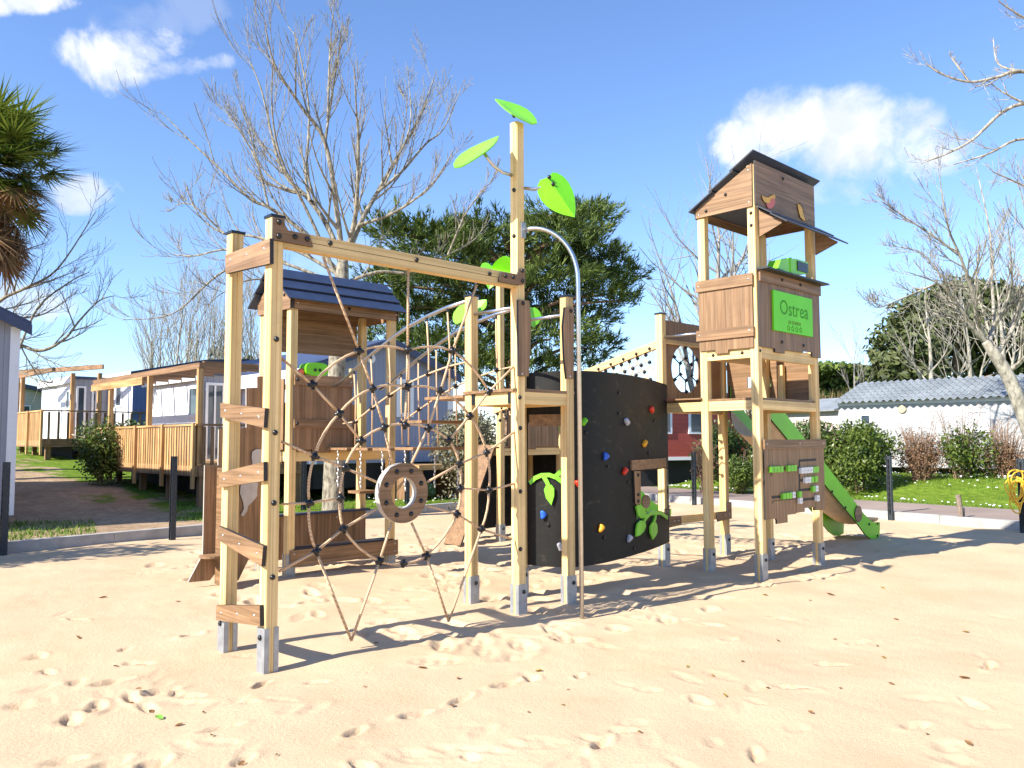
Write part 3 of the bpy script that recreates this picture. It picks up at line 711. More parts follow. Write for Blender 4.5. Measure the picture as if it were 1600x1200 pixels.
for px, py in [(966, 614), (966, 646), (949, 729), (981, 753), (943, 840), (990, 857), (857, 820), (915, 676), (1022, 657), (1013, 708)]:
    p = wpt(px, py, .003); dots.ball(p, .02, 8, 5)
dots.build('bolt_holes', BLACKCAP, wall)
def vine(stempx, leaves):
    mb = MB()
    for st_ in stempx:
        P = [wpt(x, y, .03) for x, y in st_]; w = .022
        L = []; R = []
        for i, p in enumerate(P):
            t = (P[min(i+1, len(P)-1)]-P[max(i-1, 0)]).normalized(); nn = Vector((0, 0, 1)).cross(t) ; s, z = whit(*st_[i]); _, n2_ = cpos(s); n3_ = Vector((n2_.x, n2_.y, 0)); sd = t.cross(n3_).normalized(); L.append(p+sd*w); R.append(p-sd*w)
        for i in range(len(P)-1): mb.prism([L[i], L[i+1], R[i+1], R[i]], n3_*-.024, 0)
    o = mb.build('vine_stem', GREEN2, wall)
    for lf in leaves:
        P = [wpt(x, y, .036) for x, y in lf]; s, z = whit(*lf[0]); _, n2_ = cpos(s); MB().prism(P, (-n2_.x*.018, -n2_.y*.018, 0), 0).build('vine_leaf', GREEN2, o)
vine([[(1040, 809), (1030, 802), (1021, 800.5), (1012, 803), (1005, 811), (1001, 819)], [(1022, 802), (1021, 810), (1018, 817)], [(1008, 806), (1002, 806)]],
     [[(990, 792), (992, 789), (998, 789.5), (1003, 794), (1005, 802), (1004, 808), (998, 810), (993, 805)], [(990, 838), (990, 828), (992, 818), (997, 813), (1004, 815), (1005, 822), (1002, 830), (996, 836)], [(1016, 843), (1012, 832), (1012, 822), (1015, 816), (1021, 816), (1023, 822), (1023, 832), (1020, 838)]])
vine([[(830, 755), (838, 747), (848, 742.5), (860, 742), (870, 746), (880, 754)], [(850, 743), (855, 751), (858, 758)], [(868, 745), (874, 739), (878, 734)]],
     [[(863, 789), (855, 778), (852, 765), (855, 758), (863, 757), (867, 763), (867, 774)], [(874, 738), (876, 730), (884, 728), (886, 736), (880, 742)], [(878, 756), (884, 760), (884, 770), (878, 764)]])
# ------------------------------------------------------------------ tall tower
MB().box(3.43, 4.94, -.54, .9, 2.072, 2.1).build('deck', HPL[0], play)
for v in (-.555, .83):
    MB().box(3.51, 4.86, v, v+.07, 1.955, 2.07).build('deck_beam', POST[0], play)
MB().box(3.415, 3.485, .237, .81, 1.955, 2.07).build('deck_beam', POST[1], play); MB().box(3.43, 3.5, -.46, .137, 1.955, 2.07).build('deck_beam', POST[1], play); MB().box(4.87, 4.94, -.46, .137, 1.955, 2.07).build('deck_beam', POST[1], play)
MB().box(3.37, 3.44, .21, .85, 2.102, 2.12).build('deck_edge', HPL[1], play)
o = MB().box(3.51, 4.86, -.553, -.483, 2.565, 2.705).build('beam', POST[0], play); bolt(o, pv(1187, 548, -.555))
o = MB().box(3.42, 3.49, -.46, .137, 2.575, 2.7).build('beam', POST[1], play)
for v in (.05, -.35): bolt(o, (3.419, v, 2.64), 'u')
MB().box(3.51, 4.86, .15, .22, 2.6, 2.7).build('beam', POST[0], play)
pl = fr('panel', [HPL[2], EDGE], [(3.388, .225, 3.46), (3.388, .225, 2.7), (3.388, .0, 2.7), (3.388, .0, 2.65), (3.388, -.18, 2.65), (3.388, -.18, 2.69), (3.388, -.52, 2.69), (3.388, -.52, 3.46)], (.02, 0, 0))
for z0, z1 in ((3.44, 3.578), (2.825, 2.955)):
    o = MB().box(3.366, 3.3885, -.535, .255, z0, z1).build('plank', HPL[1], play)
    for v in (.21, -.48): bolt(o, (3.365, v, (z0+z1)/2), 'u', True)
zz = [(3.44, 3.49), (3.44, 2.70), (3.78, 2.70), (3.78, 2.655), (4.02, 2.655), (4.02, 2.70), (4.5, 2.70), (4.5, 2.72), (4.74, 2.72), (4.74, 2.66), (4.98, 2.66), (4.98, 3.49)]
fr('panel', [HPL[2], EDGE], [(u, -.584, z) for u, z in zz], (0, .022, 0))
o = MB().box(3.43, 4.99, -.606, -.5845, 3.483, 3.61).build('plank', HPL[0], play)
for u in (3.95, 4.42): bolt(o, (u, -.607, 3.555))
for u in (3.95, 4.5): bolt(pl, (u, -.585, 2.79))
MB().box(3.40, 5.0, -.72, -.57, 3.612, 3.632).build('shelf', ROOFD, play)
# sign
sg = MB().box(3.727, 4.727, -.6085, -.586, 2.918, 3.408).build('sign_board', [SIGNG], play)
def text(body, size, loc, mat, parent, sx=1, name='lettering', rot=(PI/2, 0, 0), ext=.001, align='CENTER', bold=0):
    cu = bpy.data.curves.new('t', 'FONT'); cu.body = body; cu.size = size; cu.align_x = align; cu.align_y = 'CENTER'; cu.extrude = ext; cu.resolution_u = 3; cu.offset = bold
    to = bpy.data.objects.new('t', cu); COL.objects.link(to)
    me = bpy.data.meshes.new_from_object(to.evaluated_get(bpy.context.evaluated_depsgraph_get())); bpy.data.objects.remove(to); bpy.data.curves.remove(cu)
    me.name = name; me.materials.clear(); me.materials.append(mat)
    for vtx in me.vertices: vtx.co.x *= sx
    return inst(name, me, parent, loc, rot)
text('Ostrea', .26, (4.24, -.6095, 3.21), SIGND, sg, 1.0)
text('EX STUDIOS', .058, (4.24, -.6095, 3.045), plain('sign_small_print', (.12, .13, .02), .7), sg, 1)
stm = MB()
for i in range(4):
    cx_ = 4.08+i*.105; cz_ = 2.975
    o_ = [(cx_+(.04 if j % 2 == 0 else .019)*math.sin(PI*j/5), cz_+(.04 if j % 2 == 0 else .019)*math.cos(PI*j/5)) for j in range(10)]
    for j in range(10):
        a, b = o_[j], o_[(j+1) % 10]; stm.tube([(a[0], -.6095, a[1]), (b[0], -.6095, b[1])], .0028, 4)
stm.build('star_row', SIGND, sg)
# toy telescope on the shelf
tb = MB(); tb.prism([(3.72, -.68, 3.66), (3.80, -.68, 3.78), (4.18, -.68, 3.845), (4.5, -.68, 3.845), (4.5, -.68, 3.70), (4.1, -.68, 3.636)], (0, .16, 0), 0)
t_ = tb.build('toy_telescope', GREEN2, play); MB().box(4.2, 4.47, -.692, -.681, 3.70, 3.82).build('viewfinder', BLACKCAP, t_); MB().box(4.02, 4.06, -.69, -.5, 3.65, 3.835).build('band', SLGREEN, t_)
# lower play panel with sliding beads
lz = [(3.46, 1.5), (3.46, .665), (3.7, .665), (3.72, .64), (3.72, .60), (3.98, .60), (3.98, .69), (4.2, .69), (4.2, .70), (4.42, .70), (4.42, .745), (4.68, .745), (4.68, .70), (4.98, .69), (4.98, 1.5)]
lp = fr('play_panel', [HPL[2], EDGE], [(u, -.584, z) for u, z in lz], (0, .022, 0))
o = MB().box(3.44, 5.0, -.606, -.5845, 1.487, 1.6).build('plank', HPL[0], play)
for u in (3.5, 4.3, 4.94): bolt(o, (u, -.607, 1.55), 'v', True)
C12 = lambda x, y: (1195+x/12, 700+y/12)
slot = MB()
for pts, w in [([(110, 395), (645, 372)], 38), ([(648, 235), (650, 400), (652, 800)], 30), ([(640, 238), (965, 218)], 46), ([(650, 610), (760, 600)], 44), ([(655, 792), (900, 768)], 46), ([(135, 925), (320, 910)], 50), ([(580, 885), (650, 878)], 40), ([(720, 968), (980, 942)], 50), ([(150, 1040), (152, 992), (640, 950)], 12), ([(124, 455), (124, 525)], 16)]:
    for a, b in zip(pts[:-1], pts[1:]):
        if abs(a[0]-b[0]) > abs(a[1]-b[1]): q = [(a[0], a[1]-w/2), (b[0], b[1]-w/2), (b[0], b[1]+w/2), (a[0], a[1]+w/2)]
        else: q = [(a[0]-w/2, a[1]), (a[0]+w/2, a[1]), (b[0]+w/2, b[1]), (b[0]-w/2, b[1])]
        slot.prism([pv(*C12(x, y), -.5865) for x, y in q], (0, .002, 0), 0)
slot.build('bead_slot', EDGE, lp)
beads = [(147, 407, 0), (207, 404, 0), (267, 401, 0), (327, 398, 0), (462, 384, 0), (522, 380, 0), (580, 376, 0), (713, 424, 1), (770, 420, 1), (825, 416, 1), (881, 411, 1), (938, 407, 0), (990, 403, 0), (790, 606, 1), (847, 599, 1), (903, 593, 0), (973, 583, 0), (928, 770, 0), (984, 762, 1), (372, 906, 0), (432, 897, 0), (490, 890, 0), (555, 880, 1), (674, 870, 0), (688, 990, 1), (1006, 942, 1)]
for x, y, w in beads:
    q = [(x-25, y-46), (x-19, y-55), (x+19, y-58), (x+25, y-50), (x+25, y+46), (x+19, y+54), (x-19, y+58), (x-25, y+50)]
    bd = MB().prism([pv(*C12(a, b), -.622) for a, b in q], (0, .034, 0), 0).build('bead', WHITEP if w else GREEN2, lp)
    if w: MB().ball(pv(*C12(x, y), -.6225), .011, 8, 4, (.5, .15, 1)).build('bead_mark', BLACKCAP, bd)
# gable and roof of the tall tower
o = fr('gable_board', [HPL[1], EDGE], [(3.388, .245, 4.385), (3.388, -.545, 4.385), (3.388, -.55, 4.91), (3.388, .245, 4.49)], (.02, 0, 0))
for v, z in ((.2, 4.42), (-.5, 4.44), (-.5, 4.83)): bolt(o, (3.387, v, z), 'u', True)
for v in (.09, -.19): bolt(o, (3.387, v, 4.50-v*.53), 'u')
for z in (4.31, 4.16): bolt(PP['B'], (3.409, -.515, z), 'u')
fr('gable_board', [HPL[1], EDGE], [(4.94, .245, 4.385), (4.94, -.545, 4.385), (4.94, -.55, 4.91), (4.94, .245, 4.49)], (.02, 0, 0))
fb = fr('roof_panel', [HPL[0], EDGE], [(3.41, -.584, 4.4), (4.92, -.584, 4.4), (4.92, -.584, 4.94), (3.41, -.584, 4.94)], (0, .022, 0)); bolt(fb, pv(1223, 279.5, -.585))
fr('roof_panel', [HPL[0], EDGE], [(3.41, .25, 4.385), (4.94, .25, 4.385), (4.94, .25, 4.49), (3.41, .25, 4.49)], (0, .02, 0))
for k_ in range(3):
    a = Vector((3.33, -.63, 5.0)); b = Vector((3.33, .29, 4.475)); d = b-a; nn = Vector((0, .495, .87)).normalized()
    nn = Vector((0, -d.z, d.y)).normalized(); nn = nn if nn.z > 0 else -nn
    q0 = a + d*(k_/3 - (.02 if k_ else 0)) + nn*.02*(2-k_); q1 = a + d*((k_+1)/3+.02) + nn*.02*(2-k_)
    fr('roof_slat', [SLATE, ROOFD], [q0, q1, q1+Vector((1.72, 0, 0)), q0+Vector((1.72, 0, 0))], nn*.016)
# awning over the counter
for u in (3.47, 4.90):
    fr('awning_bracket', [HPL[1], EDGE], [(u, -.586, 4.345), (u, -.88, 4.15), (u, -.88, 4.13), (u, -.586, 4.02)], (.022, 0, 0))
for k_ in range(2):
    a = Vector((3.40, -.586, 4.365)); b = Vector((3.40, -.97, 4.115)); d = b-a; nn = Vector((0, d.z, -d.y)).normalized(); nn = nn if nn.z > 0 else -nn
    q0 = a + d*(k_*.5 - (.04 if k_ else 0)) + nn*.012*(1-k_); q1 = a + d*((k_+1)*.5+.0) + nn*.012*(1-k_)
    fr('awning_slat', [SLATE, ROOFD], [q0, q1, q1+Vector((1.62, 0, 0)), q0+Vector((1.62, 0, 0))], nn*.015)
# bird motifs
Cb_ = lambda x, y: (1070+x/6.667, 230+y/6.667)
def motif(name, mt, q, off): return fr(name, [mt, EDGE], [pv(*Cb_(x, y), -.586-off) for x, y in q], (0, off, 0), fb)
motif('bird_wing', YEL, [(800, 500), (835, 520), (870, 525), (900, 505), (930, 490), (945, 510), (940, 545), (920, 530), (895, 545), (885, 580), (855, 583), (830, 570), (812, 540)], .012)
motif('bird_body', CORAL, [(848, 585), (882, 582), (897, 545), (922, 530), (940, 548), (942, 585), (925, 620), (895, 640), (870, 640), (855, 615)], .011)
motif('bird_wing', YEL, [(1175, 590), (1205, 600), (1225, 640), (1235, 700), (1260, 765), (1235, 762), (1205, 730), (1190, 680), (1180, 630)], .012)
motif('bird_body', HPL[0], [(1195, 582), (1230, 600), (1250, 660), (1275, 700), (1300, 745), (1265, 765), (1238, 705), (1228, 640), (1210, 600)], .010)
# inner walls behind, net panel, grab bar, low balance beam
def hole_board(name, v, u0, u1, z0, z1, cu, cz, r, n=40):
    mb = MB(); c = []; e = []
    for i in range(n):
        q = 2*PI*(i+.5)/n; dx, dz = math.cos(q), math.sin(q); c.append((cu+r*dx, cz+r*dz))
        t = min(((u1-cu)/dx if dx > 0 else (u0-cu)/dx) if abs(dx) > 1e-6 else 9, ((z1-cz)/dz if dz > 0 else (z0-cz)/dz) if abs(dz) > 1e-6 else 9); e.append((cu+dx*t, cz+dz*t))
    for i in range(n):
        j = (i+1) % n
        # square off the corner cells
        P = [c[i], c[j], e[j], e[i]]
        if abs(e[i][0]-e[j][0]) > 1e-6 and abs(e[i][1]-e[j][1]) > 1e-6:
            P = [c[i], c[j], e[j], (u0 if e[j][0]+e[i][0] < u0+u1 else u1, z0 if e[j][1]+e[i][1] < z0+z1 else z1), e[i]]
        mb.prism([(x, v, z) for x, z in P], (0, .02, 0), 0)
    return mb.build(name, HPL[2], play)
np_ = hole_board('net_panel', .85, 3.51, 4.86, 2.15, 3.18, 4.0, 2.55, .325)
MB().box(3.52, 4.85, .815, .849, 2.86, 2.92).build('rail', POST[0], play); MB().tube([(3.46, .80, 2.94), (3.46, .23, 2.94)], .017, 10).build('grab_bar', STEEL, play, True)
rn = MB(); cc_ = Vector((4.0, .86, 2.55)); hexn = []
hx = .165
def hexnet(cu, cz, r, s):
    E_ = set(); V_ = {}
    for i in range(-6, 7):
        for j in range(-6, 7):
            x, z = s*1.732*(i+.5*(j % 2)), s*1.5*j
            ring_ = [(x+s*math.sin(PI/3*k), z+s*math.cos(PI/3*k)) for k in range(6)]
            for k in range(6):
                a, b = ring_[k], ring_[(k+1) % 6]; ka = (round(a[0], 3), round(a[1], 3)); kb = (round(b[0], 3), round(b[1], 3)); E_.add(tuple(sorted((ka, kb))))
    return E_
kn = []
for a, b in hexnet(0, 0, .33, .15):
    ra, rb = math.hypot(*a), math.hypot(*b)
    if ra > .36 and rb > .36: continue
    rn.tube([(4.0+a[0], .86, 2.55+a[1]), (4.0+b[0], .86, 2.55+b[1])], .0085, 5)
    for p, r_ in ((a, ra), (b, rb)):
        if r_ < .37 and p not in kn: kn.append(p)
rn.build('rope', DROPE, np_)
for p in kn:
    if NC < 98: NC += 1; o = inst('rope_connector', KNOT, np_, (4.0+p[0], .845, 2.55+p[1])); o.scale = (.72, .72, .72)
sw = MB(); sw.box(4.95, 4.97, -.45, .8, 2.12, 2.32); sw.box(4.95, 4.97, -.45, .8, 2.47, 2.75); sw.box(4.95, 4.97, -.45, .12, 2.32, 2.47); sw.box(4.95, 4.97, .2, .34, 2.32, 2.47); sw.box(4.95, 4.97, .48, .8, 2.32, 2.47)
sw.build('panel', HPL[1], play)
MB().box(4.86, 4.93, -.1, -.03, 2.1, 2.6).build('short_post', POST[2], play)
o = MB().box(3.51, 4.86, .815, .875, .50, .60).build('balance_beam', POST[0], play)
for u0, u1 in ((3.40, 3.75), (4.62, 4.98)):
    b2 = fr('bracket', [HPL[0], EDGE], [(u0, .788, .47), (u1, .788, .49), (u1, .788, .6), (u0+.1 if u0 < 4 else u1, .788, .62), (u0+.1 if u0 < 4 else u1, .788, .72), (u0 if u0 < 4 else u1-.1, .788, .72), (u0 if u0 < 4 else u1-.1, .788, .6), (u0, .788, .6)], (0, .02, 0))
    for u in (u0+.05, u0+.2, u1-.06): bolt(b2, (u, .787, .55), 'v', True)
# inclined net bridge behind the wall
brm = None
for u in (3.43,):
    rb_ = fr('sloping_beam', [POST[1]], [(u, .92, 2.80), (u, .92, 2.90), (u, 4.1, 2.12), (u, 4.1, 2.02)], (.07, 0, 0))
    rn = MB(); kk = []
    for a, b in hexnet(0, 0, 1, .105):
        for sh in range(-1, 2): pass
    s = .08
    for i in range(0, 23):
        for j in range(0, 5):
            y = 1.05 + i*s*1.732 + (.5*s*1.732 if j % 2 else 0); 
            if y > 4.0: continue
            zt = 2.80 - (y-.92)*.245; z = zt - .06 - j*s*1.5*.95
            if z < 1.98: continue
            hexp = [(u+.03+.02*math.sin(j*2+k), y+s*math.sin(PI/3*k), z+s*math.cos(PI/3*k)-(s*math.sin(PI/3*k))*.245) for k in range(6)]
            for k in (0, 1, 2, 5): rn.tube([hexp[k], hexp[(k+1) % 6]], .009, 5)
            kk.append(hexp[1]); 
            if j % 2 == 0: kk.append(hexp[3])
    r_ = rn.build('rope', ROPE, rb_)
    kb = MB()
    for p in kk: kb.ball(p, .027, 7, 5)
    for i in range(14): kb.ball((u-.004, 1.02+i*.22, 2.83-(.1+i*.22)*.245), .022, 8, 5)
    kb.build('rope_connectors', BLACKCAP, rb_, True, kind='stuff')
# back tower
MB().box(3.6, 5.1, 4.12, 4.88, 1.475, 1.5).build('deck', HPL[0], play)
for v in (4.11, 4.82): o = MB().box(3.7, 5.0, v, v+.07, 1.36, 1.473).build('deck_beam', POST[0], play)
bolt(o, (3.85, 4.1, 1.42)); MB().box(3.61, 3.68, 4.2, 4.8, 1.36, 1.473).build('deck_beam', POST[1], play)
fr('panel', [HPL[2], EDGE], [(3.75, 4.085, 2.1), (3.75, 4.085, 1.5), (4.1, 4.085, 1.5), (4.1, 4.085, 1.45), (4.4, 4.085, 1.45), (4.4, 4.085, 1.5), (4.95, 4.085, 1.5), (4.95, 4.085, 2.1)], (0, .02, 0))
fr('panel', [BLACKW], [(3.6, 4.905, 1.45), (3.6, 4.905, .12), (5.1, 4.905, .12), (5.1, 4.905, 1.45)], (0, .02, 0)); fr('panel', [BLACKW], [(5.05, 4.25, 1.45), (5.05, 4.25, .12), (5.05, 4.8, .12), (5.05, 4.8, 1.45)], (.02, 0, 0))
fr('climbing_ramp', [HPL[0], EDGE], [(3.58, 4.2, 1.53), (3.58, 4.6, 1.53), (2.85, 4.6, .0), (2.85, 4.2, .0)], (.02, 0, -.02))
# slides
def slide(du, dv):
    top = [(1205, 617), (1247, 672), (1288, 722.5), (1339, 788.5), (1350, 803), (1358, 811), (1364, 816), (1375, 816), (1374.5, 838), (1368, 841.5), (1361, 842), (1352, 835), (1337.5, 815), (1288, 755.5), (1205, 655)]
    P = [pv(x, y, .14) for x, y in top]
    P = [Vector((4.93, .14, 2.36)), Vector((5.0, .14, 2.30))] + P + [Vector((4.93, .14, 1.98))]
    off = Vector((du, dv, 0)); sp = None
    for v in (0, .6):
        o = fr('slide_side', [SLGREEN, EDGE], [p+off+Vector((0, v, 0)) for p in P], (0, .022, 0)); sp = sp or o
    # half pipe between the sides
    a = Vector((4.93, 0, 2.02)); b = Vector((7.95, 0, .36)); c = Vector((8.45, 0, .31)); line = [(a, .38), (a.lerp(b, .5), .36), (a.lerp(b, .8), .27), (b, .14), (c, .10)]
    mb = MB(); n = 14; rings = []
    for p, dep in line:
        r = []
        for i in range(n+1):
            q = PI*i/n; y = .14+.022+.289 - .289*math.cos(q)*1.0; r.append((p.x+du, y+dv, p.z - dep*math.sin(q)**.8))
        rings.append(r)
    for k_ in range(len(rings)-1):
        for i in range(n): mb.add([rings[k_][i], rings[k_][i+1], rings[k_+1][i+1], rings[k_+1][i]], [(0, 1, 2, 3)])
    mb.build('slide_chute', CHUTE, play, True)
    c1 = pv(1346, 806, .136)
    fr('side_disc', [HPL[0], EDGE], [Vector((c1.x-.12+.13*math.cos(t), .138, c1.z+.04+.13*math.sin(t)))+off for t in [2*PI*i/24 for i in range(24)]], (0, -.012, 0), sp)
    for px, py in [(1300, 768), (1321, 793), (1358, 819), (1371, 818), (1371, 837), (1247, 700)]: bolt(sp, pv(px, py, .138)+off)
slide(0, 0); slide(-.2, 3.98)
if LATE.v: LATE.build('bolts', BLACKCAP, play, True, kind='stuff')

# ================================================================== surroundings
def cladding(name, col, period=.14, axis_h=False, var=.05, rough=.55):
    """painted boards: narrow dark joints every `period` metres (vertical joints, or horizontal lap lines)"""
    M, nt, b, o = newmat(name)
    g = N(nt, 'ShaderNodeNewGeometry'); sp = N(nt, 'ShaderNodeSeparateXYZ'); nt.links.new(g.outputs['Position'], sp.inputs[0])
    def mm(op, a, bb=0):
        n = N(nt, 'ShaderNodeMath', operation=op)
        for i, x in enumerate((a, bb)):
            if isinstance(x, (int, float)): n.inputs[i].default_value = x
            else: nt.links.new(x, n.inputs[i])
        return n.outputs[0]
    co = sp.outputs[2] if axis_h else mm('ADD', sp.outputs[0], sp.outputs[1])
    fr_ = mm('FRACT', mm('DIVIDE', co, period))
    line = N(nt, 'ShaderNodeMapRange'); nt.links.new(fr_, line.inputs[0]); line.inputs[1].default_value = .0; line.inputs[2].default_value = .10; line.inputs[3].default_value = .5 if not axis_h else .42; line.inputs[4].default_value = 1
    f = noise(nt, texco(nt, (1, 1, 1), True), 2.5, 4)
    c = ramp(nt, f, [(.3, tuple(x*(1-var) for x in col)), (.7, tuple(min(1, x*(1+var)) for x in col))])
    c = mix(nt, 1., c, line.outputs[0], 'MULTIPLY')
    nt.links.new(c, b.inputs['Base Color']); b.inputs['Roughness'].default_value = rough
    bump(nt, b, fr_ if axis_h else line.outputs[0], .5, .02 if axis_h else .012)
    return M
CL_WHITE = cladding('white_boards', (.74, .75, .78), .13); CL_GREY = cladding('blue_grey_boards', (.24, .27, .36), .13); CL_GREY2 = cladding('pale_grey_boards', (.29, .30, .34), .17)
CL_BLUE = cladding('navy_boards', (.10, .16, .34), .17); CL_LAP = cladding('white_lap_boards', (.43, .43, .43), .16, True, .03); CL_RED = cladding('red_lap_boards', (.42, .075, .055), .14, True); CL_LAPG = cladding('grey_lap_boards', (.42, .41, .40), .14, True)
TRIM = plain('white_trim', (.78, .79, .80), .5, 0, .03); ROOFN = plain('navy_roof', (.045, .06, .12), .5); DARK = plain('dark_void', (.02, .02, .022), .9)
M, nt2, b, o = newmat('window_glass'); GLASS = M; b.inputs['Base Color'].default_value = (.05, .07, .09, 1); b.inputs['Roughness'].default_value = .08; b.inputs['Specular IOR Level'].default_value = .8
CURT = plain('net_curtain', (.55, .56, .58), .9)
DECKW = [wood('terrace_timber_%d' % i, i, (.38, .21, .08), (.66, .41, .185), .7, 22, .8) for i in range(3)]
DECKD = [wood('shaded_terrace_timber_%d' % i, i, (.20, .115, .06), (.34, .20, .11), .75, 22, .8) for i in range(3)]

def window(parent, face, c0, u0, u1, z0, z1, glass=GLASS, name='window', fw=.07, curtain=False):
    """face 'u-': wall plane x=c0 facing -x with span along y; 'v-': plane y=c0 facing -y with span along x"""
    f = MB()
    def bx(mb, a0, a1, d0, d1, b0, b1):
        if face == 'u-': mb.box(c0-d1, c0-d0, a0, a1, b0, b1)
        else: mb.box(a0, a1, c0-d1, c0-d0, b0, b1)
    bx(f, u0, u0+fw, .002, .04, z0, z1); bx(f, u1-fw, u1, .002, .04, z0, z1); bx(f, u0+fw, u1-fw, .002, .04, z0, z0+fw); bx(f, u0+fw, u1-fw, .002, .04, z1-fw, z1)
    o = f.build(name, TRIM, parent)
    g = MB(); bx(g, u0+fw, u1-fw, .003, .015, z0+fw, z1-fw); g.build('pane', CURT if curtain else glass, o)
    return o
def home(name, label, u0, u1, v0, v1, zb, ze, mats, roof='flat', peak=.5, group=None, ridge='v', roofm=None):
    """mobile home: mats = (material of the -u side, material of the -v side)"""
    t = thing(name, label, 'mobile home', ((u0+u1)/2, (v0+v1)/2, zb-.5), group)
    MB().box(u0, u1-.002, v0+.004, v1, zb, ze).build('wall', mats[0], t)
    gv = [(u0+.002, v0, zb+.001), (u1, v0, zb+.001), (u1, v0, ze), ((u0+u1)/2, v0, ze+peak) if roof == 'gable' and ridge == 'v' else (u1, v0, ze+.0), (u0+.002, v0, ze)]
    if roof == 'gable' and ridge == 'v': MB().prism(gv, (0, .12, 0), 0).build('wall', mats[1], t)
    else: MB().box(u0+.002, u1, v0, v0+.12, zb+.001, ze).build('wall', mats[1], t)
    rm_ = roofm or ROOFN
    if roof == 'flat':
        MB().box(u0-.12, u1+.12, v0-.12, v1+.12, ze+.002, ze+.10).build('roof', rm_, t); f = MB(); f.box(u0-.14, u0-.121, v0-.14, v1+.14, ze-.16, ze+.11); f.build('fascia', TRIM, t)
    elif ridge == 'v':
        um = (u0+u1)/2
        for a, b2 in ((u0-.15, um), (u1+.15, um)):
            za = ze - .15*peak/((u1-u0)/2)
            MB().prism([(a, v0-.2, za+.02), (b2, v0-.2, ze+peak+.02), (b2, v1+.2, ze+peak+.02), (a, v1+.2, za+.02)], (0, 0, .09), 0).build('roof', rm_, t)
        for s, (a, b2) in enumerate(((u0-.15, um), (u1+.15, um))):
            MB().prism([(a, v0-.21, ze-.2+.0), (b2, v0-.21, ze+peak-.08), (b2, v0-.21, ze+peak+.12), (a, v0-.21, ze-.02+.0)], (0, -.03, 0), 0).build('barge_board', ROOFN, t)
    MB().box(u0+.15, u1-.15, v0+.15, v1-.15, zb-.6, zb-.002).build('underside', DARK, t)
    return t

# --- nearest home at the left edge (turned relative to the others)
c1 = dp(30, 507, 14.4)
def obox(mb, o, a, b2, z0, z1):
    P = [o, o+a, o+a+b2, o+b2]
    mb.add([(p.x, p.y, z0) for p in P] + [(p.x, p.y, z1) for p in P], [(3, 2, 1, 0), (4, 5, 6, 7), (0, 1, 5, 4), (1, 2, 6, 5), (2, 3, 7, 6), (3, 0, 4, 7)]); return mb
HOME1 = dict(u1=c1.x, v0=c1.y, z1=c1.z, zb=dp(22, 803, 14.4).z)
# --- homes and terraces on the left
m1 = home('mobile_home', 'pale grey ribbed mobile home cut off by the left edge of the picture', HOME1['u1']-4.2, HOME1['u1'], HOME1['v0'], HOME1['v0']+8.5, HOME1['zb'], HOME1['z1'], (CL_GREY2, CL_GREY2), 'gable', .95)
MB().box(HOME1['u1']-.13, HOME1['u1']+.02, HOME1['v0']-.03, HOME1['v0']-.001, HOME1['zb']-.02, HOME1['z1']-.05).build('corner_trim', TRIM, m1)
m3n = pu(313, 578, 3.6); m3f = pu(257, 588, 3.6)
m3 = home('mobile_home', 'white boarded mobile home with slim window behind the slatted timber terrace', 3.6, 7.2, m3n.y, m3f.y+1.2, 1.05, m3n.z-.12, (CL_WHITE, CL_GREY2), 'flat')
a = pu(299, 604, 3.6); b_2 = pu(313, 651, 3.6)
window(m3, 'u-', 3.6, b_2.y-.1, a.y+.1, b_2.z, a.z)
v3 = m3n.y
dr = window(m3, 'v-', v3, pv(321, 600, v3).x, pv(351, 600, v3).x, 1.08, pv(335, 598, v3).z, name='door'); MB().box(pv(334, 600, v3).x, pv(337, 600, v3).x, v3-.045, v3-.042, 1.1, pv(335, 598, v3).z-.05).build('door_frame', TRIM, dr)
window(m3, 'v-', v3, pv(388, 600, v3).x, pv(402, 600, v3).x, 1.5, pv(390, 600, v3).z)
c2 = dp(208, 585, 30)
m2h = home('mobile_home', 'navy mobile home with white gable end in the background left of the terrace', c2.x, c2.x+7, c2.y, c2.y+4.2, 1.4, c2.z, (CL_WHITE, CL_BLUE), 'flat')
p0, p1 = pu(184, 598, c2.x), pu(190, 636, c2.x); window(m2h, 'u-', c2.x, p1.y-.05, p0.y+.1, p1.z, p0.z)
MB().prism([(c2.x-.1, c2.y-.16, c2.z+.1), (c2.x+7, c2.y-.16, c2.z+.1), (c2.x+4.4, c2.y-.16, c2.z+.85), (c2.x+2.6, c2.y-.16, c2.z+.7)], (0, 4.4, 0), 0).build('roof', ROOFN, m2h)
c5 = dp(116, 592, 31)
m5 = home('mobile_home', 'white mobile home with branch shadows behind the far left terrace', c5.x, c5.x+6, c5.y, c5.y+4.3, 1.7, c5.z, (CL_WHITE, CL_GREY2), 'flat')
for x0, x1, y0, nm in ((119, 134, 603, 'door'), (143, 152, 600, 'window')): window(m5, 'v-', c5.y, pv(x0, 620, c5.y).x, pv(x1, 620, c5.y).x, 1.75 if nm == 'door' else 2.0, pv(x0, y0, c5.y).z, name=nm)
p0, p1 = pu(105, 610, c5.x), pu(110, 640, c5.x); window(m5, 'u-', c5.x, p1.y, p0.y, p1.z, p0.z)
c6 = dp(33, 605, 44)
m6 = thing('mobile_home', 'small grey lap boarded home with sloping roof far behind the left terrace', 'mobile home', (c6.x, c6.y, 1.5))
e6 = dp(82, 617, 46)
MB().prism([(c6.x, c6.y, 1.5), (e6.x, e6.y, 1.5), (e6.x, e6.y, e6.z), (c6.x, c6.y, c6.z)], (-2, 5, 0), 0).build('wall', CL_LAPG, m6)
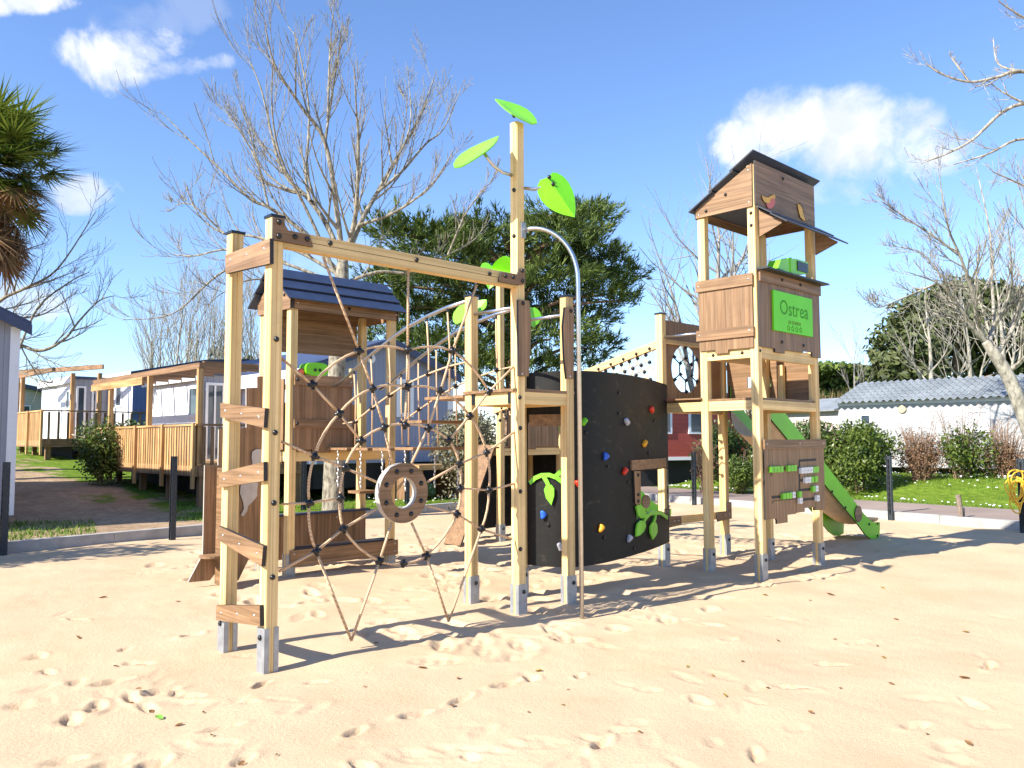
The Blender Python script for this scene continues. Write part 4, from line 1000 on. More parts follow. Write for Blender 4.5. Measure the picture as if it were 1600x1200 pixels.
MB().prism([(c6.x-.2, c6.y-.3, c6.z), (e6.x+.2, e6.y-.3, e6.z), (e6.x+.2, e6.y-.3, e6.z+.22), (c6.x-.2, c6.y-.3, c6.z+.22)], (-2, 5.6, 0), 0).build('roof', ROOFN, m6)
p0, p1 = dp(32, 634, 43.9), dp(47, 641, 44.4); MB().prism([dp(32, 633, 43.8), dp(48, 633, 44.4), dp(48, 645, 44.4), dp(32, 645, 43.8)], (-.1, .1, 0), 0).build('window', TRIM, m6); MB().prism([dp(33, 635, 43.7), dp(46, 635, 44.3), dp(46, 643, 44.3), dp(33, 643, 43.7)], (-.02, .02, 0), 0).build('pane', GLASS, [o for o in m6.children if o.name.startswith('window')][0])
# --- big blue-grey home behind the rope bridge
c4 = dp(489, 557, 19.6); e4u = pv(706, 590, c4.y).x
m4 = home('mobile_home', 'blue grey mobile home with white lettered end wall behind the rope bridge', c4.x, e4u, c4.y, c4.y+8.5, 1.05, c4.z-.25, (CL_WHITE, CL_GREY), 'gable', .75)
MB().box(c4.x-.16, c4.x-.151, c4.y-.1, c4.y+8.6, c4.z-.62, c4.z-.27).build('fascia', TRIM, m4)
MB().box(c4.x-.03, c4.x+.12, c4.y-.03, c4.y-.001, 1.05, c4.z-.27).build('corner_trim', TRIM, m4); MB().box(e4u-.16, e4u+.03, c4.y-.03, c4.y-.001, 1.05, c4.z-.3).build('corner_trim', TRIM, m4)
tx = pu(479, 560, c4.x-.165)
text('BIGHOME', .26, (c4.x-.165, tx.y+.45, c4.z-.445), plain('grey_lettering', (.45, .45, .46), .6), m4, 1.0, rot=(PI/2, 0, -PI/2))
p0, p1 = pv(619, 592, c4.y), pv(645, 652, c4.y); window(m4, 'v-', c4.y, p0.x, p1.x, p1.z, p0.z, fw=.11)
p0, p1 = pv(574, 560, c4.y), pv(586, 552, c4.y); 
rv = MB(); rv.tube([(p0.x+.1, c4.y-.04, p0.z), (p0.x+.1, c4.y-.001, p0.z)], .12, 16); rv.build('round_vent', TRIM, m4)
# low timber platform of that home
a0 = pv(655, 727, c4.y-1.4); a1 = pv(727, 735, c4.y-1.4)
t = thing('low_platform', 'low timber step platform beside the blue grey home', 'platform', ((a0.x+a1.x)/2, c4.y-1, gz(a0.x, c4.y-1)))
MB().box(a0.x, a1.x+.3, c4.y-1.4, c4.y-.1, a0.z-.12, a0.z).build('deck', DECKW[0], t)
for x in (a0.x+.1, a1.x): MB().box(x, x+.1, c4.y-1.3, c4.y-.2, gz(x, c4.y-1)-.2, a0.z-.121).build('leg', DECKD[2], t)

def terrace(name, label, u0, u1, v0, v1, zf, zr, gap=.145, front_gap=.19, skirt=0):
    """timber terrace: boards on the -u side from v0 to v1 (near end v0), balusters on the -v side from u0 to u1"""
    t = thing(name, label, 'terrace', (u0, v0, gz(u0, v0)))
    MB().box(u0+.03, u1, v0+.03, v1, zf-.05, zf).build('floor', DECKW[0], t)
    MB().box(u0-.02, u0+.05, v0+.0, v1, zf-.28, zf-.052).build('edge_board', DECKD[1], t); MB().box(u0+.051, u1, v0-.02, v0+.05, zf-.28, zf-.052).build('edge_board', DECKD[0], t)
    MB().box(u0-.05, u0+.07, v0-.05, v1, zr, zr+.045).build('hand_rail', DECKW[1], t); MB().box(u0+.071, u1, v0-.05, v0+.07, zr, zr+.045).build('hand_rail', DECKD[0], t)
    n = int((v1-v0)/gap); cnt = 0
    ms = {}
    for i in range(n):
        y = v0+.06+i*gap; w = gap*(.62 if i % 7 else .75)
        z0 = zf-.24
        key = round(w, 3)
        if key not in ms: ms[key] = MB().box(-.022, -.0005, 0, w, 0, zr-z0-.01).mesh('baluster', [DECKW[2]])
        inst('baluster', ms[key], t, (u0-.0, y, z0)); cnt += 1
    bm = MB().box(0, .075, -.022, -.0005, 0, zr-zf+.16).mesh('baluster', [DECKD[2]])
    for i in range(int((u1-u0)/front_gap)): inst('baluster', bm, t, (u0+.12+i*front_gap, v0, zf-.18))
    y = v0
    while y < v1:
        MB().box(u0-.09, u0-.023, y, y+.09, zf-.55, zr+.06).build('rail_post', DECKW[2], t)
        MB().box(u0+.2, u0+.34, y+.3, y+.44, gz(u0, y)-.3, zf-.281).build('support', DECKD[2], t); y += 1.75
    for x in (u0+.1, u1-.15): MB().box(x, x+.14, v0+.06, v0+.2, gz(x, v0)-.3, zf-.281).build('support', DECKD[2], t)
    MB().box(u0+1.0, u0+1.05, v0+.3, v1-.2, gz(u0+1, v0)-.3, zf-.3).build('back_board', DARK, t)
    return t
def pergola(t, u0, u1, v0, v1, zf, zt, posts, zt2=None):
    for (u, v) in posts: MB().box(u, u+.11, v, v+.11, zf, zt).build('pergola_post', DECKW[2], t)
    zt2 = zt2 or zt
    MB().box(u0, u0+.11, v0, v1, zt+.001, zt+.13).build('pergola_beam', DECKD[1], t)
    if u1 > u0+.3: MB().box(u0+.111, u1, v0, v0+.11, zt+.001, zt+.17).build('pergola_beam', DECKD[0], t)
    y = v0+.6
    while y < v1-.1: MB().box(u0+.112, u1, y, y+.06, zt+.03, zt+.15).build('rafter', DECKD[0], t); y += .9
d2 = dp(308, 663, 18); 
t2 = terrace('timber_terrace', 'large slatted timber terrace on stilts in front of the white home', d2.x, d2.x+2.6, d2.y, d2.y+7.0, 1.12, d2.z-.03)
pergola(t2, d2.x+.02, 3.55, d2.y, d2.y+7.2, 1.12, pu(316, 590, d2.x).z+.22, [(d2.x+.02, d2.y+.02), (d2.x+.02, pu(231, 600, d2.x).y), (d2.x+.02, pu(165, 600, d2.x).y-.3)])
MB().box(d2.x-.02, d2.x+.015, pu(224, 560, d2.x).y, d2.y+7.2, pu(316, 590, d2.x).z+.03, pu(316, 590, d2.x).z+.218).build('pergola_board', DECKW[1], t2)
d1_ = dp(69, 641, 28)
t1 = terrace('timber_terrace', 'smaller slatted timber terrace furthest left beside the grey corner home', d1_.x, d1_.x+3.6, d1_.y, d1_.y+4.4, 1.72, d1_.z-.03, .15, .3)
pergola(t1, d1_.x+.2, d1_.x+.4, d1_.y, d1_.y+4.4, 1.72, dp(112, 583, 29).z, [(d1_.x+.1, d1_.y+4.2)])
q0, q1 = dp(28, 585, 31.5), dp(160, 576, 29.5)
MB().prism([q0, q1, q1+Vector((0, 0, .16)), q0+Vector((0, 0, .16))], (.1, .15, 0), 0).build('pergola_beam', DECKD[0], t1)
for x, d in ((34, 31.5), (112, 30.3), (154, 29.6)):
    p = dp(x, 585, d); MB().box(p.x, p.x+.13, p.y, p.y+.13, 1.7, p.z+.05).build('pergola_post', DECKW[2], t1)
# --- homes on the right
w8a, w8b = dp(1310, 628, 26), dp(1640, 619, 22.6); u8 = 20.5
e_z = pu(1310, 628, u8).z; vN, vS = pu(1310, 628, u8).y, -2.0
m8 = thing('mobile_home', 'white lap boarded mobile home with grey tiled roof behind the right hedge', 'mobile home', (u8, (vN+vS)/2, .5))
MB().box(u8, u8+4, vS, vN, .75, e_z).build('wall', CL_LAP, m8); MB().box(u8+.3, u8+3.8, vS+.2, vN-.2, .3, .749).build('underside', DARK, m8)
TILE, nt2, b, o = newmat('grey_roof_tile'); f1 = noise(nt2, texco(nt2, world=True), 1.2, 4); f2 = noise(nt2, texco(nt2, world=True), 25, 3)
c = mix(nt2, .5, ramp(nt2, f1, [(.3, (.20, .22, .23)), (.7, (.31, .335, .345))]), ramp(nt2, f2, [(.3, (.7, .7, .7)), (.7, (1.2, 1.2, 1.2))]), 'MULTIPLY'); nt2.links.new(c, b.inputs['Base Color']); b.inputs['Roughness'].default_value = .6
rz = pu(1365, 597, u8+2).z; rows, per_ = 7, .21
tm = MB(); nv = int((vN-vS+.5)/per_)*6; 
for side in (0, 1):
    for r in range(rows):
        t0, t1_ = r/rows, (r+1)/rows+.01
        V0 = []
        for i in range(nv+1):
            y = vS-.25 + i*per_/6; wv = .034*math.sin(2*PI*i/6 )
            for t_, up in ((t0, .0), (t1_, .018)):
                uu = (u8+2) + (-1 if side == 0 else 1)*(2.25*t_); V0.append((uu, y, rz + (e_z-.04-rz)*t_ + up + wv))
        tm.add(V0, [(2*i, 2*i+1, 2*i+3, 2*i+2) for i in range(nv)])
tm.build('roof', TILE, m8, True); MB().box(u8-.06, u8-.002, vS, vN, e_z-.14, e_z-.02).build('fascia', TRIM, m8)
MB().prism([(u8, vN+.002, e_z), (u8+4, vN+.002, e_z), (u8+2, vN+.002, rz)], (0, -.1, 0), 0).build('gable', CL_LAP, m8)
for x0, x1, y0, y1, cu in ((1343, 1363, 646, 665, False), (1507, 1548, 641, 675, True)):
    a, b_2 = pu(x1, y1, u8), pu(x0, y0, u8); window(m8, 'u-', u8, a.y, b_2.y, a.z, b_2.z, curtain=cu)
rv = MB(); p = pu(1410, 639, u8); rv.tube([(u8-.05, p.y, p.z), (u8, p.y, p.z)], .12, 12); rv.build('round_vent', plain('tan_vent', (.5, .4, .25), .6), m8)
ra = dp(1004, 615, 26); u7 = ra.x
m7n = pv(1160, 640, dp(1043, 640, 26).y)
v7 = dp(1043, 640, 26)
m7 = thing('mobile_home', 'red lap boarded mobile home with white window frames behind the climbing wall', 'mobile home', (v7.x+1, v7.y+1, .4))
e7 = dp(1163, 640, 27.5); f7 = dp(985, 640, 25.6); dv = (e7-f7); dv.z = 0; bk = Vector((-dv.y, dv.x, 0)).normalized()*4
if bk.dot(FV) < 0: bk = -bk
zt7, zb7 = dp(1043, 618, 26).z, dp(1060, 714, 26).z
obox(MB(), Vector((f7.x, f7.y, 0)), dv, bk, zb7, zt7).build('wall', CL_RED, m7); obox(MB(), Vector((f7.x, f7.y, 0))+bk*.05, dv*.98, bk*.9, gz(f7.x, f7.y)-.2, zb7-.11).build('underside', DARK, m7)
ov = -bk.normalized()
obox(MB(), Vector((f7.x, f7.y, 0))+ov*.02, dv, bk*.02, zb7-.11, zb7-.001).build('skirting', TRIM, m7)
obox(MB(), Vector((f7.x, f7.y, 0))+ov*.3-dv*.02, dv*1.04, bk*1.15, zt7+.001, zt7+.12).build('roof', ROOFN, m7)
def wpl(x0, x1, y0, y1, off):
    P = []
    n_ = ov
    for x, y in ((x0, y0), (x1, y0), (x1, y1), (x0, y1)):
        d = ray(x, y); base = Vector((f7.x, f7.y, 0)); t_ = (base-CAM).dot(n_)/d.dot(n_); P.append(CAM+d*t_ + n_*off)
    return P
for x0, x1, y0, y1 in ((1030, 1049, 636, 678), (1075, 1101, 636, 678)):
    o = MB().prism(wpl(x0, x1, y0, y1, .05), -ov*.045, 0).build('window', TRIM, m7); MB().prism(wpl(x0+3.5, x1-3.5, y0+3, y1-3.5, .058), -ov*.007, 0).build('pane', GLASS, o)
sh = dp(1297, 640, 31); t = thing('shed', 'small pale shed with slate roof between hedge and white home', 'shed', (sh.x, sh.y, .5)); s0, s1 = dp(1215, 640, 34), dp(1311, 640, 31); dd = s1-s0; dd.z = 0; bb = Vector((-dd.y, dd.x, 0)).normalized()*3
if bb.dot(FV) < 0: bb = -bb
obox(MB(), Vector((s0.x, s0.y, 0)), dd, bb, .3, dp(1297, 642, 31).z).build('wall', plain('pale_render', (.62, .52, .48), .9), t); q = dp(1297, 642, 31).z
P = [Vector((s0.x, s0.y, q))-bb*.08, Vector((s0.x, s0.y, q))+dd-bb*.08, Vector((s0.x, s0.y, q+.55))+dd+bb*.6, Vector((s0.x, s0.y, q+.55))+bb*.6]
MB().prism(P, (0, 0, .06), 0).build('roof', TILE, t)

# ------------------------------------------------------------------ fence posts, stake, hose
PM = plain('dark_grey_post', (.035, .045, .055), .5, .3, .2, 20)
def fpost(px, ytop, ybot, z0, label, w=.085):
    p = gd(px, ybot, z0); dep = (p-CAM).dot(FV); h = dp(px, ytop, dep).z
    t = thing('fence_post', label, 'fence post', (p.x, p.y, z0), 'notched fence posts along the kerb')
    mb = MB(); mb.box(p.x-w/2, p.x+w/2, p.y-w/2, p.y-w/2+.012, z0-.3, h); mb.box(p.x-w/2, p.x+w/2, p.y+w/2-.012, p.y+w/2, z0-.3, h); mb.box(p.x-w*.28, p.x+w*.28, p.y-w/2+.0121, p.y+w/2-.0121, z0-.3, h-.01); mb.build('post', PM, t)
    zs = [z0+.1]; 
    while zs[-1] < h-.1: zs.append(zs[-1]+.055)
    L = [(p.x-w/2-(.008 if i % 2 else -.012), z) for i, z in enumerate(zs)]; R = [(p.x+w/2+(.008 if i % 2 else -.012), z) for i, z in enumerate(zs)]
    P = []
    for i in range(len(zs)-1): P += [(L[i][0], L[i][1]), (L[i][0], L[i+1][1]-.002)]
    Q = []
    for i in range(len(zs)-1): Q += [(R[i][0], R[i][1]), (R[i][0], R[i+1][1]-.002)]
    MB().prism([(x, p.y-.012, z) for x, z in Q+P[::-1]], (0, .024, 0), 0).build('notched_strip', BLACKCAP, t)
    return t
fpost(5, 722, 865, 0, 'dark notched fence post at the far left in front of grey home')
fpost(269, 713, 842, 0, 'dark notched fence post between left terrace and ladder of playground')
fpost(636, 697, 790, .1, 'dark notched fence post seen through the round hole of the rope web')
fpost(1085, 706, 788, 0, 'dark notched fence post in front of the red home')
fpost(1392, 712, 812, 0, 'dark notched fence post right of the green slide end')
hp = fpost(1600, 716, 832, 0, 'dark notched fence post at right edge with a yellow cable on it', .1)
fpost(474, 697, 800, .1, 'dark notched fence post behind the cabin counter')
p = gd(1502, 809, .13); st_o = thing('wooden_stake', 'short weathered wooden stake standing by the kerb near the path', 'stake', (p.x, p.y, .1))
MB().tube([(p.x, p.y, 0), (p.x-.02, p.y+.01, .3), (p.x-.03, p.y+.03, dp(1498, 773, (p-CAM).dot(FV)).z)], [.05, .047, .043], 8).build('stake', plain('weathered_wood', (.22, .17, .13), .9, 0, .3, 20), st_o); MB().box(p.x+.03, p.x+.05, p.y-.05, p.y-.03, 0, .32).build('metal_strap', PM, st_o)
hz = MB(); dpt = (gd(1600, 832, 0)-CAM).dot(FV)-.12
for k_ in range(6):
    pts = []; rr = random.Random(k_); x0 = 1597-rr.uniform(2, 12); w_ = rr.uniform(7, 13); h_ = rr.uniform(26, 36)
    for i in range(25):
        q = 2*PI*i/24; pts.append(dp(x0 + w_*math.sin(q)*(1+.3*math.cos(q)) + 2*math.sin(3*q+k_), 765 - h_*math.cos(q)*.75 + (4*k_-8), dpt+.03*math.sin(q*2+k_)))
    hz.tube(pts, .013, 6)
tag(hz.build('cable_coil', plain('yellow_cable', (.75, .45, .03), .5), None, True, gd(1597, 800, .1)), 'yellow cable coil hanging on the post at the right edge', 'cable')

# ------------------------------------------------------------------ vegetation
def leafmat(name, dark, light, trans=.25, scale=1.2, rough=.6):
    M, nt, b, o = newmat(name)
    g = N(nt, 'ShaderNodeNewGeometry'); f = noise(nt, texco(nt, world=True), scale, 3)
    mm = N(nt, 'ShaderNodeMath', operation='MULTIPLY_ADD'); nt.links.new(g.outputs['Random Per Island'], mm.inputs[0]); mm.inputs[1].default_value = .55; nt.links.new(f, mm.inputs[2])
    c = ramp(nt, mm.outputs[0], [(.45, dark), (1.0, light)])
    nt.links.new(c, b.inputs['Base Color']); b.inputs['Roughness'].default_value = rough; b.inputs['Specular IOR Level'].default_value = .35
    tr = N(nt, 'ShaderNodeBsdfTranslucent'); nt.links.new(c, tr.inputs[0]); ms = N(nt, 'ShaderNodeMixShader'); ms.inputs[0].default_value = trans
    nt.links.new(b.outputs[0], ms.inputs[1]); nt.links.new(tr.outputs[0], ms.inputs[2]); nt.links.new(ms.outputs[0], o.inputs[0])
    return M
def leafmesh(name, P, D, Nn, L, Wd, mat, off, shape='quad'):
    """P centres, D long directions, Nn facing normals, L lengths, Wd widths (arrays): one small blade per leaf"""
    D = D/np.maximum(1e-9, np.linalg.norm(D, axis=1, keepdims=True)); S = np.cross(D, Nn); S /= np.maximum(1e-9, np.linalg.norm(S, axis=1, keepdims=True))
    L = L[:, None]; Wd = Wd[:, None]; n = len(P)
    if shape == 'quad':
        V = np.stack([P - D*L*.5, P + S*Wd*.5 - D*L*.05, P + D*L*.5, P - S*Wd*.5 - D*L*.05], 1); k = 4
    else:
        V = np.stack([P - S*Wd*.5, P + S*Wd*.5, P + D*L], 1); k = 3
    V = V.reshape(-1, 3) - np.array(off); me = bpy.data.meshes.new(name)
    me.vertices.add(len(V)); me.vertices.foreach_set('co', V.astype(np.float32).ravel()); me.loops.add(n*k); me.loops.foreach_set('vertex_index', np.arange(n*k, dtype=np.int32))
    me.polygons.add(n); me.polygons.foreach_set('loop_start', np.arange(0, n*k, k, dtype=np.int32)); me.materials.append(mat); me.update(calc_edges=True); return me
def link(name, me, parent):
    o = bpy.data.objects.new(name, me); COL.objects.link(o); o.parent = parent; OFF[o] = OFF[parent]; return o
def rdir(n, r): 
    d = r.normal(size=(n, 3)); return d/np.linalg.norm(d, axis=1, keepdims=True)
def bush(name, label, cat, c, rad3, n, lf, mat, seed, lumps=9, stems=True, group=None, flat_top=False, twiggy=None):
    """shrub or hedge: leaves over lumpy shells inside an ellipsoid/box; c = centre of the base"""
    r = np.random.default_rng(seed); t = thing(name, label, cat, c, group); rx, ry, rz_ = rad3
    P = []; Dn = []
    for i in range(lumps):
        if flat_top: lc = np.array([r.uniform(-.75, .75)*rx, r.uniform(-.75, .75)*ry, r.uniform(.2, .8)*rz_])
        else:
            a = r.uniform(0, 2*PI); q = r.uniform(0, .72)**.6; lc = np.array([rx*q*math.cos(a), ry*q*math.sin(a), rz_*r.uniform(.2, .2+.55*(1-q*.6))])
        lr = np.array([min(rx, .75), min(ry, .75), rz_*.42])*r.uniform(.45, .85)
        if flat_top: lr = np.array([.55, .5, .45])*r.uniform(.7, 1.2); lr[2] = min(lr[2], rz_*.4)
        m_ = int(n/lumps); d = rdir(m_, r); s = r.uniform(.55, 1.05, (m_, 1))
        P.append(lc + d*lr*s); Dn.append(d)
    P = np.concatenate(P); Dn = np.concatenate(Dn); P[:, 2] = np.maximum(P[:, 2], .03)
    P += np.array(c); D = Dn*.6 + rdir(len(P), r)*.8; Nn = Dn + rdir(len(P), r)*.8 + np.array([0, 0, .35])
    link('foliage', leafmesh('foliage', P, D, Nn, r.uniform(.7, 1.3, len(P))*lf, r.uniform(.4, .62, len(P))*lf, mat, c), t)
    if stems:
        mb = MB(); rr = random.Random(seed)
        for i in range(10 if not twiggy else twiggy):
            a = rr.uniform(0, 2*PI); q = rr.uniform(0, .3); e = rr.uniform(.3, .95); h = rz_*rr.uniform(.5, .95 if not twiggy else 1.08)
            p0 = Vector(c)+Vector((rx*q*math.cos(a), ry*q*math.sin(a), -.1)); p1 = Vector(c)+Vector((rx*e*math.cos(a), ry*e*math.sin(a), h)); mdl = p0.lerp(p1, .5)+Vector((0, 0, h*.12))
            mb.tube([p0, mdl, p1], [.014, .009, .004], 4, False)
            if twiggy:
                for k_ in range(3): s_ = mdl.lerp(p1, rr.random()); mb.tube([s_, s_+Vector((rr.uniform(-.3, .3), rr.uniform(-.3, .3), rr.uniform(.05, .4)))], [.005, .003], 3, False)
        mb.build('stems', BARK2, t)
    return t
def barkmat(name, d, l, scale=9):
    M, nt, b, o = newmat(name); f = noise(nt, texco(nt, (1, 1, .45), True), scale, 5, .65); c = ramp(nt, f, [(.34, d), (.6, l)])
    nt.links.new(c, b.inputs['Base Color']); b.inputs['Roughness'].default_value = .95; bump(nt, b, f, .6, .02); return M
BARK = barkmat('pale_bark', (.15, .13, .10), (.44, .40, .32)); BARK4 = barkmat('mottled_bark', (.085, .07, .05), (.36, .32, .235), 14); BARK2 = barkmat('brown_bark', (.16, .09, .055), (.30, .19, .12)); BARK3 = barkmat('grey_bark', (.15, .135, .12), (.36, .33, .29), 12)
L_HOLLY = leafmat('glossy_hedge_leaf', (.02, .05, .008), (.15, .20, .035), .18, 3, .4); L_DARK = leafmat('dark_hedge_leaf', (.02, .045, .01), (.10, .15, .035), .15, 2.5, .5)
L_BROWN = leafmat('winter_brown_leaf', (.10, .05, .03), (.30, .17, .09), .2, 3); L_CYP = leafmat('cypress_spray', (.016, .042, .010), (.16, .215, .04), .2, .9); L_OAK = leafmat('evergreen_oak_leaf', (.025, .045, .012), (.13, .15, .05), .15, .5)
L_REED = leafmat('dry_reed', (.24, .16, .07), (.48, .36, .18), .25, 2); L_PALM = leafmat('palm_blade', (.028, .065, .008), (.22, .27, .04), .3, 2, .45); L_DRYP = leafmat('dry_palm_blade', (.16, .075, .03), (.42, .25, .11), .3, 3)

def grow(mb, p, d, L, r, lv, rr, up=.25, kids=(4, 7), ang=(25, 60), wob=.16, ratio=(.45, .7), minr=.004, droop=0):
    n = max(3, int(5 if lv > 0 else 4)); pts = [p]; q = Vector(d); rs = [r]
    for i in range(n):
        q = (q + Vector((rr.uniform(-wob, wob), rr.uniform(-wob, wob), rr.uniform(-wob, wob))) + Vector((0, 0, up/n*1.4 - droop/n))).normalized()
        pts.append(pts[-1] + q*(L/n)); rs.append(max(minr, r*(1-.78*(i+1)/n)))
    mb.tube(pts, rs, 7 if r > .06 else (5 if r > .02 else 3), False)
    if lv <= 0: return
    branch(mb, pts, rs, L, lv, rr, up, kids, ang, wob, ratio, minr, .25, droop)
def branch(mb, pts, rs, L, lv, rr, up, kids, ang, wob, ratio, minr, start=.2, droop=0):
    k = rr.randint(*kids); n = len(pts)-1
    for i in range(k):
        f = start + (1-start)*(i+rr.random()*.8)/k; x = min(n-1e-3, f*n); j = int(x); t = x-j
        p = pts[j].lerp(pts[j+1], t); r0 = rs[j]+(rs[j+1]-rs[j])*t; d = (pts[j+1]-pts[j]).normalized()
        ax = d.orthogonal().normalized(); ax.rotate(Matrix.Rotation(rr.uniform(0, 2*PI), 3, d)); q = Vector(d); q.rotate(Matrix.Rotation(rad(rr.uniform(*ang)), 3, ax))
        grow(mb, p, q, L*rr.uniform(*ratio)*(1.05-.45*f), max(minr, r0*rr.uniform(.5, .72)), lv-1, rr, up, kids, ang, wob, ratio, minr, droop)
def spline(P, n=5):
    out = []
    for i in range(len(P)-1):
        p0 = P[max(i-1, 0)]; p1 = P[i]; p2 = P[i+1]; p3 = P[min(i+2, len(P)-1)]
        for j in range(n):
            t = j/n; out.append(.5*((2*p1)+(p2-p0)*t+(2*p0-5*p1+4*p2-p3)*t*t+(3*p1-p0-3*p2+p3)*t**3))
    out.append(P[-1]); return out
def guided_tree(name, label, trunk, limbs, dep, seed, lv=2, kids=(5, 8), bark=BARK, r_end=.012, minr=.0045, group=None, spread=1.6, up=.35, tw=1.0, ang=(22, 62), wob=.2, ratio=(.4, .68)):
    """trunk/limbs: pixel paths turned into a real tree standing `dep` metres away, limbs spread in depth as well"""
    rr = random.Random(seed); base = dp(trunk[0][0][0], trunk[0][0][1], dep)
    t = thing(name, label, 'tree', (base.x, base.y, gz(base.x, base.y)), group)
    tp = [dp(x, y, dep) for (x, y), r in trunk]; tp[0].z = min(tp[0].z, gz(tp[0].x, tp[0].y)-.15); tr_ = [r for _, r in trunk]
    sp = spline(tp, 4); rs = [np.interp(i/4, range(len(tr_)), tr_) for i in range(len(sp))]
    MB().tube(sp, [float(x) for x in rs], 14).build('trunk', bark, t, True)
    mb = MB()
    for path, r0 in limbs:
        dd = rr.uniform(-spread, spread); n = len(path); P = [dp(x, y, dep + dd*(i/(n-1))**1.2) for i, (x, y) in enumerate(path)]
        S = spline(P, 5); R = [max(minr*1.3, r0*(1-i/(len(S)-1))**.85 + r_end*.6) for i in range(len(S))]
        mb.tube(S, R, 8, False); L = sum((b-a).length for a, b in zip(S[:-1], S[1:]))
        branch(mb, S, R, L*.55*tw, lv, rr, up, kids, ang, wob, ratio, minr, .12)
    mb.build('crown', bark, t, True); return t
def auto_tree(name, label, base, h, r, seed, lv=3, kids=(5, 8), trunk_f=.3, bark=BARK3, lean=(0, 0), group=None, nl=6, spread=(20, 50), minr=.006, up=.4):
    rr = random.Random(seed); t = thing(name, label, 'tree', base, group); b0 = Vector(base); tp = [b0-Vector((0, 0, .2))]
    for i in range(1, 5): f = i/4; tp.append(b0 + Vector((lean[0]*f*f+rr.uniform(-.06, .06)*h*.1, lean[1]*f*f+rr.uniform(-.06, .06)*h*.1, h*.72*f)))
    S = spline(tp, 4); R = [max(minr, r*(1-.8*i/(len(S)-1))) for i in range(len(S))]
    MB().tube(S, R, 10).build('trunk', bark, t, True); mb = MB()
    branch(mb, S, R, h*.62, lv-1, rr, up, (nl, nl+3), spread, .2, (.5, .8), minr, trunk_f)
    grow(mb, S[-1], (S[-1]-S[-2]).normalized(), h*.28, R[-1], lv-2, rr, up, kids, spread, .2, (.5, .75), minr)
    mb.build('crown', bark, t, True); return t
# big bare tree behind the web
guided_tree('bare_tree', 'big bare tree with wide upward crown behind the rope web', [((520, 795), .24), ((522, 700), .19), ((527, 560), .175), ((533, 450), .16), ((536, 405), .10)],
  [([(534, 415), (515, 360), (485, 314), (450, 279), (431, 237), (408, 139), (384, 85)], 0.0620), ([(485, 314), (478, 279), (482, 210), (481, 153), (464, 65), (450, 41)], 0.0310), ([(535, 410), (527, 335), (508, 223), (471, 167), (429, 100), (413, 34)], 0.0620),
   ([(508, 223), (520, 139), (530, 79), (533, 41)], 0.0248), ([(512, 190), (514, 120), (516, 72), (521, 18)], 0.0248), ([(538, 410), (553, 350), (558, 307), (560, 216), (557, 174), (553, 100)], 0.0558), ([(540, 405), (565, 345), (590, 300), (625, 237), (656, 181), (683, 108)], 0.0620),
   ([(590, 300), (628, 268), (665, 225), (695, 198), (725, 125)], 0.0310), ([(560, 352), (618, 331), (674, 289), (712, 230)], 0.0341), ([(524, 420), (470, 360), (422, 325), (390, 310), (345, 265), (296, 219), (249, 172)], 0.0465), ([(420, 325), (400, 250), (365, 190), (345, 165)], 0.0217),
   ([(530, 430), (470, 395), (400, 370), (350, 365), (310, 335), (287, 281)], 0.0372), ([(350, 365), (300, 320), (272, 322)], 0.0186), ([(532, 445), (590, 425), (640, 425), (700, 398), (745, 372)], 0.0372), ([(470, 300), (440, 290), (405, 255), (385, 190), (375, 150)], 0.0248), ([(600, 290), (640, 200), (638, 120)], 0.0217), ([(700, 398), (730, 330), (770, 280)], 0.0186),
   ([(430, 380), (340, 430), (270, 490), (190, 500)], 0.0248), ([(500, 470), (430, 440), (380, 440), (330, 470)], 0.0248), ([(520, 440), (440, 410), (360, 390), (300, 400), (255, 395)], .035), ([(530, 440), (480, 330), (440, 250), (425, 170), (428, 60)], .035)], 16.9, 5, 2, (7, 10), bark=BARK4, tw=.78, minr=.005, r_end=.008, ang=(16, 46), wob=.10, ratio=(.5, .85), up=.55)
# right-hand bare tree leaning in from the edge
guided_tree('bare_tree', 'leaning pale bare tree at the right edge in front of the white home', [((1640, 760), .24), ((1612, 680), .20), ((1579, 596), .165), ((1553, 552), .14), ((1539, 533), .10)],
  [([(1541, 535), (1524, 519), (1506, 490), (1487, 464), (1465, 442), (1414, 424)], 0.0630), ([(1465, 442), (1420, 462), (1375, 480), (1362, 474)], 0.0210), ([(1537, 530), (1528, 500), (1517, 449), (1500, 400), (1480, 350), (1466, 262)], 0.0595), ([(1545, 535), (1553, 508), (1550, 440), (1546, 360), (1525, 260)], 0.0560),
   ([(1560, 550), (1583, 512), (1597, 468), (1610, 380), (1590, 280)], 0.0560), ([(1500, 400), (1460, 370), (1400, 330), (1378, 315)], 0.0280), ([(1575, 580), (1600, 560), (1640, 500), (1660, 380)], 0.0630), ([(1553, 508), (1580, 450), (1575, 350)], 0.0350), ([(1517, 449), (1480, 440), (1440, 395), (1395, 385)], 0.0245)], 21, 8, 2, (10, 13), minr=.0055, tw=.8, ang=(18, 50), wob=.12, ratio=(.5, .85))
